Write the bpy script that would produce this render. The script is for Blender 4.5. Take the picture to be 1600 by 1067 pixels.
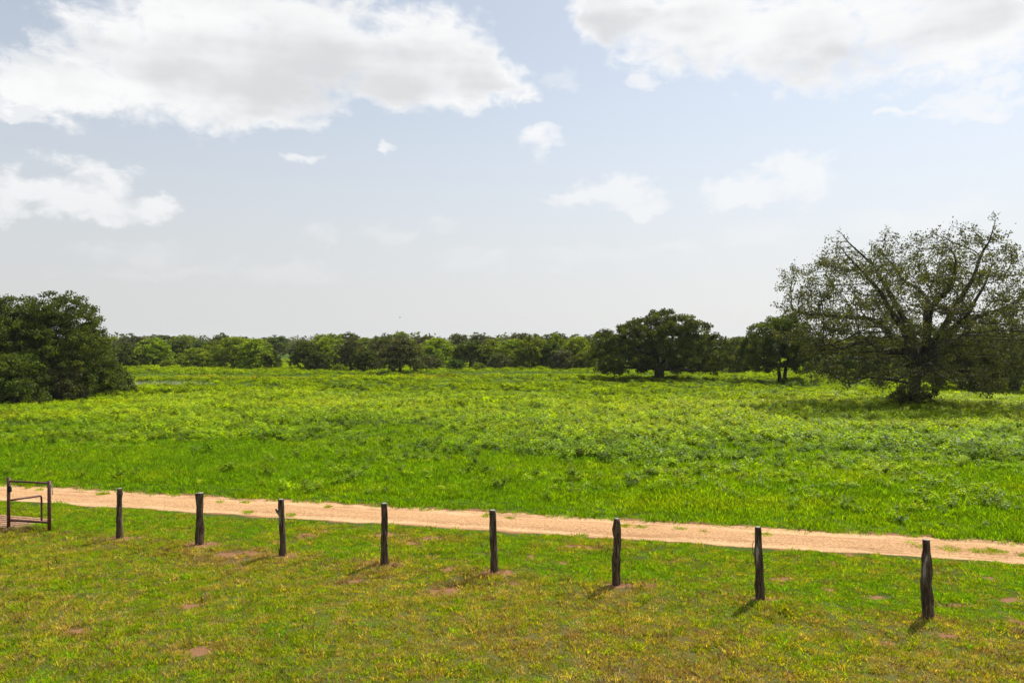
import bpy, math, random
import numpy as np
from mathutils import kdtree, Vector

# ---------------------------------------------------------------- scene basics
for o in list(bpy.data.objects):
    bpy.data.objects.remove(o)
S = bpy.context.scene
COL = S.collection
RNG = np.random.default_rng(11)
random.seed(11)
H = 5.05            # camera height above the plain (first-floor balcony)
FPX = 1244.4        # focal length in photograph pixels
HY = 530.0          # horizon row in the photograph


def ground_xy(px, py):
    """photograph pixel -> point on the plain"""
    d = H * FPX / (py - HY)
    return (px - 800.0) / FPX * d, d


def at_depth(px, d):
    return (px - 800.0) / FPX * d


# camera ---------------------------------------------------------------------
cam = bpy.data.cameras.new('camera')
cam.lens = 28.0
cam.sensor_width = 36.0
cam.clip_start = 0.1
cam.clip_end = 20000.0
cam.shift_y = -(HY - 533.5) / 1600.0 * -1.0
cam_o = bpy.data.objects.new('camera', cam)
cam_o.location = (0, 0, H)
cam_o.rotation_euler = (math.radians(90), 0, 0)
COL.objects.link(cam_o)
S.camera = cam_o
S.render.resolution_x, S.render.resolution_y = 1024, 682

S.view_settings.view_transform = 'Standard'
S.view_settings.look = 'None'
S.view_settings.gamma = 1.0
S.view_settings.use_curve_mapping = False
S.view_settings.exposure = 0.32
S.cycles.max_bounces = 6
S.cycles.diffuse_bounces = 3
S.cycles.glossy_bounces = 2
S.cycles.transmission_bounces = 3

# sun --------------------------------------------------------------------------
SUN_AZ = math.radians(42.0)     # from +Y (view direction) towards +X
SUN_EL = math.radians(56.0)
sun = bpy.data.lights.new('sun', 'SUN')
sun.energy = 5.0
sun.angle = math.radians(0.55)
sun.color = (1.0, 0.95, 0.86)
sun_o = bpy.data.objects.new('sun', sun)
sd = Vector((math.sin(SUN_AZ) * math.cos(SUN_EL), math.cos(SUN_AZ) * math.cos(SUN_EL), math.sin(SUN_EL)))
sun_o.rotation_euler = sd.to_track_quat('Z', 'Y').to_euler()
sun_o.location = (20, 20, 60)
COL.objects.link(sun_o)


# ---------------------------------------------------------------- node helper
class NT:
    def __init__(self, tree):
        self.t = tree
        self.n = tree.nodes
        self.l = tree.links

    def add(self, typ, **kw):
        nd = self.n.new(typ)
        for k, v in kw.items():
            setattr(nd, k, v)
        return nd

    def put(self, sock, v):
        if hasattr(v, 'is_linked') or isinstance(v, bpy.types.NodeSocket):
            self.l.new(v, sock)
        else:
            sock.default_value = v

    def math(self, op, a, b=None, c=None, clamp=False):
        nd = self.n.new('ShaderNodeMath')
        nd.operation = op
        nd.use_clamp = clamp
        self.put(nd.inputs[0], a)
        if b is not None:
            self.put(nd.inputs[1], b)
        if c is not None:
            self.put(nd.inputs[2], c)
        return nd.outputs[0]

    def step(self, v, lo, hi, a=0.0, b=1.0):
        nd = self.n.new('ShaderNodeMapRange')
        nd.interpolation_type = 'SMOOTHSTEP'
        self.put(nd.inputs[0], v)
        for i, x in zip((1, 2, 3, 4), (lo, hi, a, b)):
            self.put(nd.inputs[i], x)
        return nd.outputs[0]

    def mix(self, fac, a, b, mode='MIX'):
        nd = self.n.new('ShaderNodeMix')
        nd.data_type = 'RGBA'
        nd.blend_type = mode
        self.put(nd.inputs[0], fac)
        self.put(nd.inputs[6], a if not isinstance(a, tuple) else (*a[:3], 1))
        self.put(nd.inputs[7], b if not isinstance(b, tuple) else (*b[:3], 1))
        return nd.outputs[2]

    def noise(self, vec, scale, detail=4, rough=0.55, dist=0.0, lac=2.0):
        nd = self.n.new('ShaderNodeTexNoise')
        if vec is not None:
            self.l.new(vec, nd.inputs['Vector'])
        nd.inputs['Scale'].default_value = scale
        nd.inputs['Detail'].default_value = detail
        nd.inputs['Roughness'].default_value = rough
        nd.inputs['Distortion'].default_value = dist
        nd.inputs['Lacunarity'].default_value = lac
        return nd.outputs[0]

    def mapping(self, vec, scale=(1, 1, 1), loc=(0, 0, 0), rot=(0, 0, 0)):
        nd = self.n.new('ShaderNodeMapping')
        self.l.new(vec, nd.inputs[0])
        nd.inputs['Location'].default_value = loc
        nd.inputs['Rotation'].default_value = rot
        nd.inputs['Scale'].default_value = scale
        return nd.outputs[0]


# ---------------------------------------------------------------- world: hazy summer sky with cumulus
W = bpy.data.worlds.new('World')
S.world = W
W.use_nodes = True
w = NT(W.node_tree)
w.n.clear()
out = w.add('ShaderNodeOutputWorld')
bg = w.add('ShaderNodeBackground')
bg.inputs['Strength'].default_value = 0.082
w.l.new(bg.outputs[0], out.inputs[0])
sky = w.add('ShaderNodeTexSky', sky_type='NISHITA')
sky.sun_disc = False
sky.sun_elevation = SUN_EL
sky.sun_rotation = SUN_AZ
sky.altitude = 100
sky.air_density = 1.0
sky.dust_density = 2.0
sky.ozone_density = 1.0
tc = w.add('ShaderNodeTexCoord')
dirv = tc.outputs['Generated']
sep = w.add('ShaderNodeSeparateXYZ')
w.l.new(dirv, sep.inputs[0])
dx, dy, dz = sep.outputs
az = w.math('ARCTAN2', dx, dy)
el = w.math('ARCSINE', dz)
el_c = w.math('MAXIMUM', el, 0.0)

# distorted coordinates so that cloud outlines billow
comb = w.add('ShaderNodeCombineXYZ')
w.l.new(az, comb.inputs[0])
w.l.new(w.math('MULTIPLY', el, 1.5), comb.inputs[1])
cv = comb.outputs[0]


def warp(scale, amp, detail, off):
    nd = w.add('ShaderNodeTexNoise')
    w.l.new(w.mapping(cv, loc=off), nd.inputs['Vector'])
    nd.inputs['Scale'].default_value = scale
    nd.inputs['Detail'].default_value = detail
    nd.inputs['Roughness'].default_value = 0.6
    sp = w.add('ShaderNodeSeparateColor')
    w.l.new(nd.outputs['Color'], sp.inputs[0])
    return (w.math('MULTIPLY', w.math('SUBTRACT', sp.outputs[0], 0.5), amp),
            w.math('MULTIPLY', w.math('SUBTRACT', sp.outputs[1], 0.5), amp * 0.7))


wa, wb = warp(9.0, 0.10, 2, (1.3, 5.1, 0)), warp(34.0, 0.055, 4, (7.7, 2.9, 0))
azw = w.math('ADD', w.math('ADD', az, wa[0]), wb[0])
elw = w.math('ADD', w.math('ADD', el, wa[1]), wb[1])
fine = w.math('SUBTRACT', w.noise(cv, 26.0, 10, 0.62, 0.35), 0.5)
mid = w.math('SUBTRACT', w.noise(w.mapping(cv, (0.8, 1, 1), (3.1, 1.7, 0)), 8.0, 5, 0.55), 0.5)
soft = w.math('SUBTRACT', w.noise(w.mapping(cv, (0.7, 1.6, 1), (9.1, 4.7, 0)), 6.0, 3, 0.5), 0.5)
nz = w.math('MULTIPLY_ADD', fine, 2.3, w.math('MULTIPLY', mid, 1.9))

# cumulus: centre (photo column, row), half extents, opacity
CLOUDS = {
    0.97: [(90, 130, 150, 56), (270, 95, 215, 95), (470, 70, 215, 112), (640, 95, 165, 85),
           (760, 125, 80, 44), (400, 150, 180, 58), (330, 0, 190, 70),
           (960, 15, 85, 52), (1090, 40, 150, 80), (1290, 35, 230, 105), (1500, 30, 210, 100)],
    0.85: [(155, 272, 70, 40), (110, 305, 145, 34), (240, 312, 60, 26), (20, 315, 70, 28), (845, 220, 55, 30)],
    0.66: [(960, 300, 78, 32), (900, 303, 55, 20), (1010, 322, 44, 18), (1010, 120, 30, 17),
           (1240, 280, 90, 44), (1160, 302, 75, 22), (1510, 165, 82, 28), (1420, 172, 42, 13), (1550, 133, 42, 11),
           (467, 247, 34, 16), (612, 243, 20, 14), (20, 165, 70, 24)],
    0.36: [(495, 362, 48, 18), (608, 368, 50, 18), (735, 402, 85, 28), (220, 388, 100, 28), (140, 385, 50, 18),
           (930, 405, 100, 20), (440, 415, 140, 22), (1190, 358, 90, 28), (1390, 335, 100, 30), (690, 355, 46, 18),
           (250, 425, 160, 20), (1050, 395, 70, 18), (870, 120, 30, 14), (1470, 330, 110, 26)],
}
# the rest of the sky carries the same kind of scattered cumulus
zc = w.math('MAXIMUM', dz, 0.04)
pl = w.add('ShaderNodeCombineXYZ')
w.l.new(w.math('DIVIDE', dx, zc), pl.inputs[0])
w.l.new(w.math('DIVIDE', dy, zc), pl.inputs[1])
scat = w.noise(pl.outputs[0], 0.55, 5, 0.55)
scat = w.step(scat, 0.44, 0.66, -1.2, 1.0)
azabs = w.math('ABSOLUTE', az)
outside = w.math('MAXIMUM', w.step(azabs, 0.62, 0.80), w.step(el, 0.42, 0.58))
scat = w.math('MULTIPLY_ADD', w.math('SUBTRACT', 1.0, outside), -3.0, scat)
dens = None
for op, lst in CLOUDS.items():
    best = scat if op > 0.95 else None
    for (px, py, rx, ry) in lst:
        vx, vz = (px - 800) / FPX, (HY - py) / FPX
        hyp = math.hypot(vx, 1)
        a0, e0 = math.atan2(vx, 1), math.atan2(vz, hyp)
        ra = rx / FPX / (1 + vx * vx)
        re = ry / FPX / hyp
        u = w.math('DIVIDE', w.math('SUBTRACT', azw, a0), ra)
        v = w.math('DIVIDE', w.math('SUBTRACT', elw, e0), re)
        q = w.math('MULTIPLY_ADD', v, v, w.math('MULTIPLY', u, u))
        mq = w.math('SUBTRACT', 1.0, q)
        if best is None:
            best = mq
        else:
            nd = w.add('ShaderNodeMath', operation='SMOOTH_MAX')
            w.l.new(best, nd.inputs[0]); w.l.new(mq, nd.inputs[1]); nd.inputs[2].default_value = 0.4
            best = nd.outputs[0]
    fld = w.math('ADD', nz, w.math('MULTIPLY', best, 1.25))
    if op > 0.95:
        d_ = w.step(fld, -0.10, 1.0, 0, op)
        thick = w.step(w.math('MULTIPLY_ADD', fine, 0.5, w.math('MULTIPLY_ADD', soft, 2.6, best)), 0.40, 1.35)
    else:
        d_ = w.step(fld, 0.0, 1.15 if op > 0.5 else 1.7, 0, op)
    dens = d_ if dens is None else w.math('MAXIMUM', dens, d_)
# low clouds drown in haze
dens = w.math('MULTIPLY', dens, w.step(el_c, 0.02, 0.22, 0.35, 1.0))

haze_f = w.step(el_c, 0.05, 0.42, 0.92, 0.55)
hazecol = w.mix(w.step(el_c, 0.02, 0.30), (7.1, 7.2, 7.2), (6.95, 7.55, 8.3))
glare = w.math('MULTIPLY', w.step(az, -0.7, 0.75, 0.97, 1.22), 1.0)
base = w.mix(haze_f, sky.outputs[0], hazecol)
cl = w.mix(thick, (9.6, 9.6, 9.6), (7.0, 7.12, 7.25))
gl = w.add('ShaderNodeVectorMath', operation='SCALE')
w.l.new(base, gl.inputs[0])
w.l.new(glare, gl.inputs['Scale'])
w.l.new(w.mix(dens, gl.outputs[0], cl), bg.inputs['Color'])


# ---------------------------------------------------------------- numpy noise
def _hash(ix, iy, iz, seed):
    n = (ix * 374761393 + iy * 668265263 + iz * 2147483647 + seed * 974634777) & 0xFFFFFFFF
    n = ((n ^ (n >> 13)) * 1274126177) & 0xFFFFFFFF
    n = n ^ (n >> 16)
    return (n & 0xFFFFFF) / float(0xFFFFFF)


def vnoise(x, y, z=None, seed=0):
    x = np.asarray(x, float); y = np.asarray(y, float)
    z = np.zeros_like(x) if z is None else np.asarray(z, float)
    ix, iy, iz = np.floor(x).astype(np.int64), np.floor(y).astype(np.int64), np.floor(z).astype(np.int64)
    fx, fy, fz = x - ix, y - iy, z - iz
    fx, fy, fz = (f * f * (3 - 2 * f) for f in (fx, fy, fz))
    r = 0
    for a in (0, 1):
        wa = fx if a else 1 - fx
        for b in (0, 1):
            wb = fy if b else 1 - fy
            for c in (0, 1):
                wc = fz if c else 1 - fz
                r = r + wa * wb * wc * _hash(ix + a, iy + b, iz + c, seed)
    return r * 2 - 1


def fbm(x, y, z=None, octv=4, seed=0, gain=0.5):
    r = 0; a = 1.0; s = 0
    x = np.asarray(x, float); y = np.asarray(y, float)
    zz = None if z is None else np.asarray(z, float)
    for i in range(octv):
        f = 2.03 ** i
        r = r + a * vnoise(x * f + 17.3 * i, y * f - 9.1 * i, None if zz is None else zz * f, seed + i)
        s += a; a *= gain
    return r / s


def sstep(v, lo, hi):
    t = np.clip((v - lo) / (hi - lo), 0, 1)
    return t * t * (3 - 2 * t)


# ---------------------------------------------------------------- object helpers
def tag(o, label=None, cat=None, group=None, kind=None):
    if label: o['label'] = label
    if cat: o['category'] = cat
    if group: o['group'] = group
    if kind: o['kind'] = kind
    return o


def new_obj(name, mesh, parent=None, mat=None):
    o = bpy.data.objects.new(name, mesh)
    COL.objects.link(o)
    if parent is not None:
        o.parent = parent
    if mat is not None and not mesh.materials:
        mesh.materials.append(mat)
    return o


def empty(name, loc, rz=0.0):
    o = bpy.data.objects.new(name, None)
    o.empty_display_size = 0.3
    o.location = loc
    o.rotation_euler = (0, 0, rz)
    COL.objects.link(o)
    return o


def mesh_np(name, verts, faces, mat=None, smooth=False, attrs=None):
    """verts (N,3); faces (M,k) array, all faces with k corners (or a list of such arrays)"""
    me = bpy.data.meshes.new(name)
    if not isinstance(faces, list):
        faces = [faces]
    faces = [np.asarray(f, np.int32) for f in faces if len(f)]
    verts = np.asarray(verts, np.float32)
    me.vertices.add(len(verts))
    me.vertices.foreach_set('co', verts.ravel())
    nl = sum(f.size for f in faces)
    npoly = sum(len(f) for f in faces)
    me.loops.add(nl)
    me.loops.foreach_set('vertex_index', np.concatenate([f.ravel() for f in faces]) if faces else np.zeros(0, np.int32))
    me.polygons.add(npoly)
    tot = np.concatenate([np.full(len(f), f.shape[1], np.int32) for f in faces]) if faces else np.zeros(0, np.int32)
    st = np.concatenate([[0], np.cumsum(tot)[:-1]]).astype(np.int32) if len(tot) else tot
    me.polygons.foreach_set('loop_start', st)
    if smooth:
        me.polygons.foreach_set('use_smooth', np.ones(npoly, bool))
    for k, v in (attrs or {}).items():
        a = me.attributes.new(k, 'FLOAT', 'POINT')
        a.data.foreach_set('value', np.asarray(v, np.float32))
    me.update(calc_edges=True)
    me.validate()
    if mat is not None:
        me.materials.append(mat)
    return me


def tube(path, radii, sides=8, cap=True, seed=0, rough=0.0, vfreq=3.0, afreq=2.0):
    """tube along a polyline -> verts, quads, tris"""
    P = np.asarray(path, float)
    R = np.broadcast_to(np.asarray(radii, float), (len(P),))
    T = np.gradient(P, axis=0)
    T /= np.linalg.norm(T, axis=1)[:, None] + 1e-9
    ref = np.array([1.0, 0.13, 0.07]) if abs(T[0][0]) < 0.8 else np.array([0.1, 1.0, 0.05])
    V = []
    u = ref - T[0] * ref.dot(T[0]); u /= np.linalg.norm(u)
    ang = np.linspace(0, 2 * math.pi, sides, endpoint=False)
    for i in range(len(P)):
        u = u - T[i] * u.dot(T[i]); u /= np.linalg.norm(u) + 1e-9
        b = np.cross(T[i], u)
        rr = R[i] * np.ones(sides)
        if rough:
            rr = rr * (1 + rough * fbm(np.cos(ang) * afreq + seed * 5.1, np.sin(ang) * afreq - seed * 3.3,
                                       np.full(sides, i / len(P) * vfreq), 3, seed))
        V.append(P[i] + np.outer(np.cos(ang) * rr, u) + np.outer(np.sin(ang) * rr, b))
    V = np.concatenate(V)
    n = len(P)
    i, j = np.meshgrid(np.arange(n - 1), np.arange(sides), indexing='ij')
    a = i * sides + j; b = i * sides + (j + 1) % sides
    Q = np.stack([a, b, b + sides, a + sides], -1).reshape(-1, 4)
    Tn = np.zeros((0, 3), int)
    if cap:
        V = np.concatenate([V, P[:1], P[-1:]])
        k = np.arange(sides); k2 = (k + 1) % sides
        Tn = np.concatenate([np.stack([np.full(sides, n * sides), k2, k], -1),
                             np.stack([np.full(sides, n * sides + 1), (n - 1) * sides + k, (n - 1) * sides + k2], -1)])
    return V, Q, Tn


class MB:
    """collects pieces into one mesh"""
    def __init__(self):
        self.v, self.q, self.t, self.n = [], [], [], 0

    def add(self, V, Q=None, T=None):
        if Q is not None and len(Q): self.q.append(np.asarray(Q) + self.n)
        if T is not None and len(T): self.t.append(np.asarray(T) + self.n)
        self.v.append(V); self.n += len(V)
        return self

    def tube(self, *a, **k):
        return self.add(*tube(*a, **k))

    def mesh(self, name, mat=None, smooth=True):
        fs = []
        if self.q: fs.append(np.concatenate(self.q))
        if self.t: fs.append(np.concatenate(self.t))
        return mesh_np(name, np.concatenate(self.v), fs, mat, smooth)


# ---------------------------------------------------------------- materials
def mat_new(name):
    m = bpy.data.materials.new(name)
    m.use_nodes = True
    n = NT(m.node_tree)
    n.n.clear()
    o = n.add('ShaderNodeOutputMaterial')
    return m, n, o


def leaf_mat(name, cols, transl=0.45, tcol=None, rough=0.55, spec=0.12, inst=True, hue=0.0):
    """cols: list of (pos, rgb) ramp over the tint attribute"""
    m, n, o = mat_new(name)
    at = n.add('ShaderNodeAttribute', attribute_name='tint')
    at.attribute_type = 'INSTANCER' if inst else 'GEOMETRY'
    rp = n.add('ShaderNodeValToRGB')
    els = rp.color_ramp.elements
    els[0].position, els[0].color = cols[0][0], (*cols[0][1], 1)
    els[1].position, els[1].color = cols[-1][0], (*cols[-1][1], 1)
    for p, c in cols[1:-1]:
        e = els.new(p); e.color = (*c, 1)
    n.l.new(at.outputs['Fac'], rp.inputs[0])
    c = rp.outputs[0]
    geo = n.add('ShaderNodeNewGeometry')
    var = n.noise(geo.outputs['Position'], 2.3 if inst else 1.1, 3, 0.6)
    c = n.mix(n.step(var, 0.3, 0.7, 0.0, 0.35), c, (0.6, 0.6, 0.6), 'MULTIPLY')
    oi = n.add('ShaderNodeObjectInfo')
    hs = n.add('ShaderNodeHueSaturation')
    isl = n.math('MULTIPLY_ADD', geo.outputs['Random Per Island'], 1.0 if inst else 0.7, 0.5 if inst else 0.65)
    n_v = n.math('MULTIPLY_ADD', oi.outputs['Random'], 0.85 if inst else 0.4, 0.56 if inst else 0.8)
    n.l.new(n.math('MULTIPLY', isl, n_v), hs.inputs['Value'])
    hs.inputs['Hue'].default_value = 0.5
    if hue:
        n.l.new(n.math('MULTIPLY_ADD', oi.outputs['Random'], hue, 0.5 - hue / 2), hs.inputs['Hue'])
    n.l.new(c, hs.inputs['Color'])
    c = hs.outputs[0]
    p = n.add('ShaderNodeBsdfPrincipled')
    n.l.new(c, p.inputs['Base Color'])
    p.inputs['Roughness'].default_value = rough
    p.inputs['Specular IOR Level'].default_value = spec
    t = n.add('ShaderNodeBsdfTranslucent')
    n.l.new(n.mix(1.0, c, tcol or (1.75, 1.6, 0.25), 'MULTIPLY'), t.inputs[0])
    mx = n.add('ShaderNodeMixShader')
    mx.inputs[0].default_value = transl
    n.l.new(p.outputs[0], mx.inputs[1]); n.l.new(t.outputs[0], mx.inputs[2])
    n.l.new(mx.outputs[0], o.inputs[0])
    return m


def bark_mat(name, c1, c2, scale=(18, 18, 3), bump=0.6, streak=None):
    m, n, o = mat_new(name)
    tcn = n.add('ShaderNodeTexCoord')
    v = n.mapping(tcn.outputs['Object'], scale)
    a = n.noise(v, 1.0, 6, 0.65, 0.4)
    c = n.mix(n.step(a, 0.35, 0.7), c1, c2)
    if streak:
        b = n.noise(n.mapping(tcn.outputs['Object'], (scale[0] * .5, scale[1] * .5, scale[2] * .45), (4, 2, 7)), 1.0, 3, 0.5)
        c = n.mix(n.step(b, 0.60, 0.72), c, streak)
    p = n.add('ShaderNodeBsdfPrincipled')
    n.l.new(c, p.inputs['Base Color'])
    p.inputs['Roughness'].default_value = 0.9
    p.inputs['Specular IOR Level'].default_value = 0.15
    bm = n.add('ShaderNodeBump')
    bm.inputs['Strength'].default_value = bump
    bm.inputs['Distance'].default_value = 0.02
    n.l.new(a, bm.inputs['Height'])
    n.l.new(bm.outputs[0], p.inputs['Normal'])
    n.l.new(p.outputs[0], o.inputs[0])
    return m


# ---------------------------------------------------------------- terrain
def road_s(x, y):
    """signed distance across the dirt road (centre line 0)"""
    return (y - (22.08 - 0.258 * x)) * 0.968


FENCE = [(187, 842, 187, 763, 9), (312, 851, 313, 770, 11), (443, 868, 439, 780, 10), (601, 882, 600, 786, 10.5),
         (772, 897, 770, 797, 11), (963, 918, 964, 810, 13), (1189, 940, 1183, 823, 14), (1449.5, 966, 1447, 843, 15)]
FP = np.array([ground_xy(f[0], f[1]) for f in FENCE])
_fc = np.polyfit(FP[:, 0], FP[:, 1], 1)


def fence_s(x, y):
    return (y - np.polyval(_fc, x)) / math.hypot(1, _fc[0])


# cattle guard frame: origin at its right end, u along the pipes (towards the left), v away from the camera
CG_O = np.array([-12.95, 21.08]); CG_U = np.array([-1, 0.30]) / math.hypot(1, 0.30); CG_V = np.array([0.30, 1]) / math.hypot(1, 0.30)


def pit_mask(x, y):
    a = (x - CG_O[0]) * CG_U[0] + (y - CG_O[1]) * CG_U[1]
    b = (x - CG_O[0]) * CG_V[0] + (y - CG_O[1]) * CG_V[1]
    return sstep(a, 0.12, 0.3) * (1 - sstep(a, 3.3, 3.5)) * sstep(b, -0.12, 0.02) * (1 - sstep(b, 1.12, 1.28))


def pond_mask(x, y):
    q = np.sqrt(((np.asarray(x, float) + 42.0) / 6.5) ** 2 + ((np.asarray(y, float) - 93.0) / 4.0) ** 2)
    return 1 - sstep(q, 0.8, 1.35)


def h_base(x, y):
    x = np.asarray(x, float); y = np.asarray(y, float)
    near = 1 - sstep(y, 60, 90)
    z = 0.03 * fbm(x * 0.7, y * 0.7, octv=3, seed=3) * near
    z = z + 0.022 * fbm(x * 3.1, y * 3.1, octv=2, seed=8) * (1 - sstep(np.abs(y - 15), 12, 20))
    f = fence_s(x, y)
    z = z + (0.07 * np.exp(-((f + 0.15) / 0.55) ** 2) - 0.05 * np.exp(-((f + 1.3) / 0.6) ** 2)) * (0.6 + 0.6 * vnoise(x * 0.8, y * 0.8, seed=5))
    far = sstep(y, 30, 48) * (1 - sstep(y, 140, 200))
    z = z + far * (0.24 * fbm(x * 0.028, y * 0.085, octv=3, seed=21) + 0.10 * fbm(x * 0.11, y * 0.2, octv=2, seed=23))
    z = z + 1.5 * fbm(x * 0.003, y * 0.003, octv=2, seed=31) * sstep(y, 500, 1200)
    # drainage dip in front of the far trees
    z = z - 0.35 * np.exp(-((y - 112 - 0.05 * x) / 6.0) ** 2) * (1 - sstep(x, 0, 45))
    pm = pond_mask(x, y)
    return z * (1 - pm) - 0.16 * pm


def h_ground(x, y):
    s = np.abs(road_s(x, y))
    return h_base(x, y) - 0.09 * (1 - sstep(s, 0.75, 1.18)) - 0.32 * pit_mask(np.asarray(x, float), np.asarray(y, float))


# bare soil patches (photo pixel centre, half sizes in photo pixels)
BARE = [(303, 1021, 24, 7), (295, 947, 13, 3.5), (350, 868, 20, 3.5), (388, 866, 16, 3), (420, 836, 12, 2.5), (483, 837, 19, 4.5), (432, 846, 10, 2),
        (600, 836, 26, 3), (680, 842, 24, 3), (642, 850, 12, 3), (575, 880, 18, 3), (505, 829, 8, 2), (700, 919, 17, 4), (678, 921, 10, 3),
        (700, 891, 14, 2.5), (1050, 879, 14, 2.5), (1020, 918, 14, 3.5), (1225, 906, 18, 3.5), (1293, 921, 10, 3),
        (1372, 934, 14, 3), (1582, 939, 22, 5), (1495, 946, 26, 2.5), (1480, 993, 20, 3), (1500, 858, 10, 2), (980, 855, 10, 2),
        (895, 853, 30, 2.5), (930, 857, 20, 2), (1130, 925, 10, 2), (1590, 973, 12, 4), (120, 985, 18, 3), (1330, 868, 10, 2),
        (1380, 1000, 14, 3), (60, 815, 8, 2), (830, 870, 9, 2), (880, 880, 12, 2), (1240, 836, 6, 1.5), (550, 905, 12, 2.5), (1545, 905, 8, 2)]
for (bx, by, *_r) in FENCE:
    BARE.append((bx + 3, by + 0.5, 30, 4.5))
BARE_W = []
for (px, py, rx, ry) in BARE:
    x, y = ground_xy(px, py)
    BARE_W.append((x, y, 1.15 * rx / FPX * y, 1.35 * abs(ground_xy(px, py - ry)[1] - y)))


def bare_mask(x, y):
    x = np.asarray(x, float); y = np.asarray(y, float)
    wob = 0.75 * fbm(x * 5.0, y * 5.0, octv=4, seed=41, gain=0.65)
    m = np.zeros_like(x)
    for (cx, cy, rx, ry) in BARE_W:
        q = ((x - cx) / rx) ** 2 + ((y - cy) / ry) ** 2
        m = np.maximum(m, 1 - sstep(np.sqrt(q) + wob, 0.55, 1.15))
    n = fbm(x * 1.3, y * 1.7, octv=4, seed=43, gain=0.6)
    m = np.maximum(m, 0.6 * sstep(n, 0.42, 0.62) * (1 - sstep(y, 22, 26)))
    return m


def dry_mask(x, y):
    """how brown the lawn is: 0 fresh green, 1 straw"""
    f = fence_s(x, y)
    n = fbm(np.asarray(x) * 0.45, np.asarray(y) * 0.6, octv=4, seed=51, gain=0.6)
    v = 0.48 - 0.32 * sstep(f, -0.8, 0.5) + 0.34 * n + 0.10 * sstep(x, -6, 8) * (1 - sstep(f, -0.8, 0.3))
    v = v + 0.25 * sstep(-f, 2.0, 4.5) * sstep(np.asarray(x, float), -2, 5)
    for (cx, cy, rx, ry) in BARE_W:
        v = v + 0.34 * np.exp(-((x - cx) / (rx * 1.7)) ** 2 - ((y - cy) / (ry * 1.9)) ** 2)
    return np.clip(v, 0, 1)


def axis(segs):
    r = []
    for a, b, st in segs:
        r.append(np.arange(a, b, st))
    return np.concatenate(r)


def grow(start, end, st, k):
    r = [start]
    while r[-1] < end:
        st *= k
        r.append(r[-1] + st)
    return np.array(r[1:])


gx = grow(18, 2300, 0.2, 1.10)
xs = np.concatenate([-gx[::-1], np.arange(-18, 18.01, 0.12), gx])
ys = np.concatenate([-grow(5, 60, 0.5, 1.2)[::-1] - 0.0, np.arange(-5, 9, 0.5), np.arange(9, 26, 0.12), 26 + np.concatenate([[0], grow(0, 2400, 0.15, 1.035)])])
X, Y = np.meshgrid(xs, ys)
Z = h_ground(X, Y)
nx_, ny_ = len(xs), len(ys)
i, j = np.meshgrid(np.arange(ny_ - 1), np.arange(nx_ - 1), indexing='ij')
a = i * nx_ + j
Q = np.stack([a, a + 1, a + 1 + nx_, a + nx_], -1).reshape(-1, 4)
bare = bare_mask(X, Y)
rs = np.abs(road_s(X, Y))
bare = np.maximum(bare, (1 - sstep(rs + 0.22 * fbm(X * 1.2, Y * 1.2, octv=3, seed=44), 1.0, 1.4)))
bare = np.maximum(bare, pit_mask(X, Y))
dry = dry_mask(X, Y) * (1 - sstep(road_s(X, Y), -1.0, 1.0))

m, n, o = mat_new('meadow_soil')
geo = n.add('ShaderNodeNewGeometry')
pos = geo.outputs['Position']
ab = n.add('ShaderNodeAttribute', attribute_name='bare')
ad = n.add('ShaderNodeAttribute', attribute_name='dry')
n1 = n.noise(pos, 34.0, 6, 0.8)
n2 = n.noise(pos, 0.35, 4, 0.6)
n3 = n.noise(n.mapping(pos, (0.25, 1, 1)), 0.12, 4, 0.6)
thatch = n.mix(n.step(n1, 0.3, 0.7), (0.015, 0.010, 0.004), (0.24, 0.165, 0.070))
green = n.mix(n.step(n1, 0.3, 0.7), (0.012, 0.022, 0.002), (0.055, 0.095, 0.003))
green = n.mix(n.step(n3, 0.35, 0.65), green, (0.075, 0.125, 0.003))
c = n.mix(n.math('MULTIPLY', ad.outputs['Fac'], 0.9), green, thatch)
soil = n.mix(n.noise(pos, 30, 5, 0.7), (0.11, 0.055, 0.026), (0.36, 0.185, 0.092))
c = n.mix(n.step(n.math('MULTIPLY_ADD', n.math('SUBTRACT', n1, 0.5), 1.2, ab.outputs['Fac']), 0.30, 0.75), c, soil)
p = n.add('ShaderNodeBsdfPrincipled')
n.l.new(c, p.inputs['Base Color'])
p.inputs['Roughness'].default_value = 0.95
p.inputs['Specular IOR Level'].default_value = 0.1
bm = n.add('ShaderNodeBump')
bm.inputs['Strength'].default_value = 0.7
bm.inputs['Distance'].default_value = 0.03
n.l.new(n1, bm.inputs['Height'])
n.l.new(bm.outputs[0], p.inputs['Normal'])
n.l.new(p.outputs[0], o.inputs[0])
ground_me = mesh_np('ground', np.stack([X, Y, Z], -1).reshape(-1, 3), Q, m, True, {'bare': bare.ravel(), 'dry': dry.ravel()})
tag(new_obj('ground', ground_me), kind='structure')

# ---------------------------------------------------------------- dirt road
m, n, o = mat_new('sandy_dirt')
geo = n.add('ShaderNodeNewGeometry')
pos = geo.outputs['Position']
rot = n.mapping(pos, (1, 1, 1), (0, 0, 0), (0, 0, math.atan(0.258)))
lane = n.mapping(rot, (0.22, 3.6, 1))
n1 = n.noise(pos, 15.0, 6, 0.8)
n2 = n.noise(lane, 1.0, 5, 0.65)
n3 = n.noise(pos, 0.8, 4, 0.6)
n4 = n.noise(pos, 90.0, 3, 0.7)
c = n.mix(n.step(n1, 0.3, 0.7), (0.43, 0.25, 0.115), (0.82, 0.535, 0.285))
c = n.mix(n.step(n2, 0.49, 0.60, 0, 0.9), c, (0.38, 0.20, 0.095))
c = n.mix(n.step(n3, 0.5, 0.75, 0, 0.5), c, (0.76, 0.52, 0.32))
la = n.add('ShaderNodeAttribute', attribute_name='lane')
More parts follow.
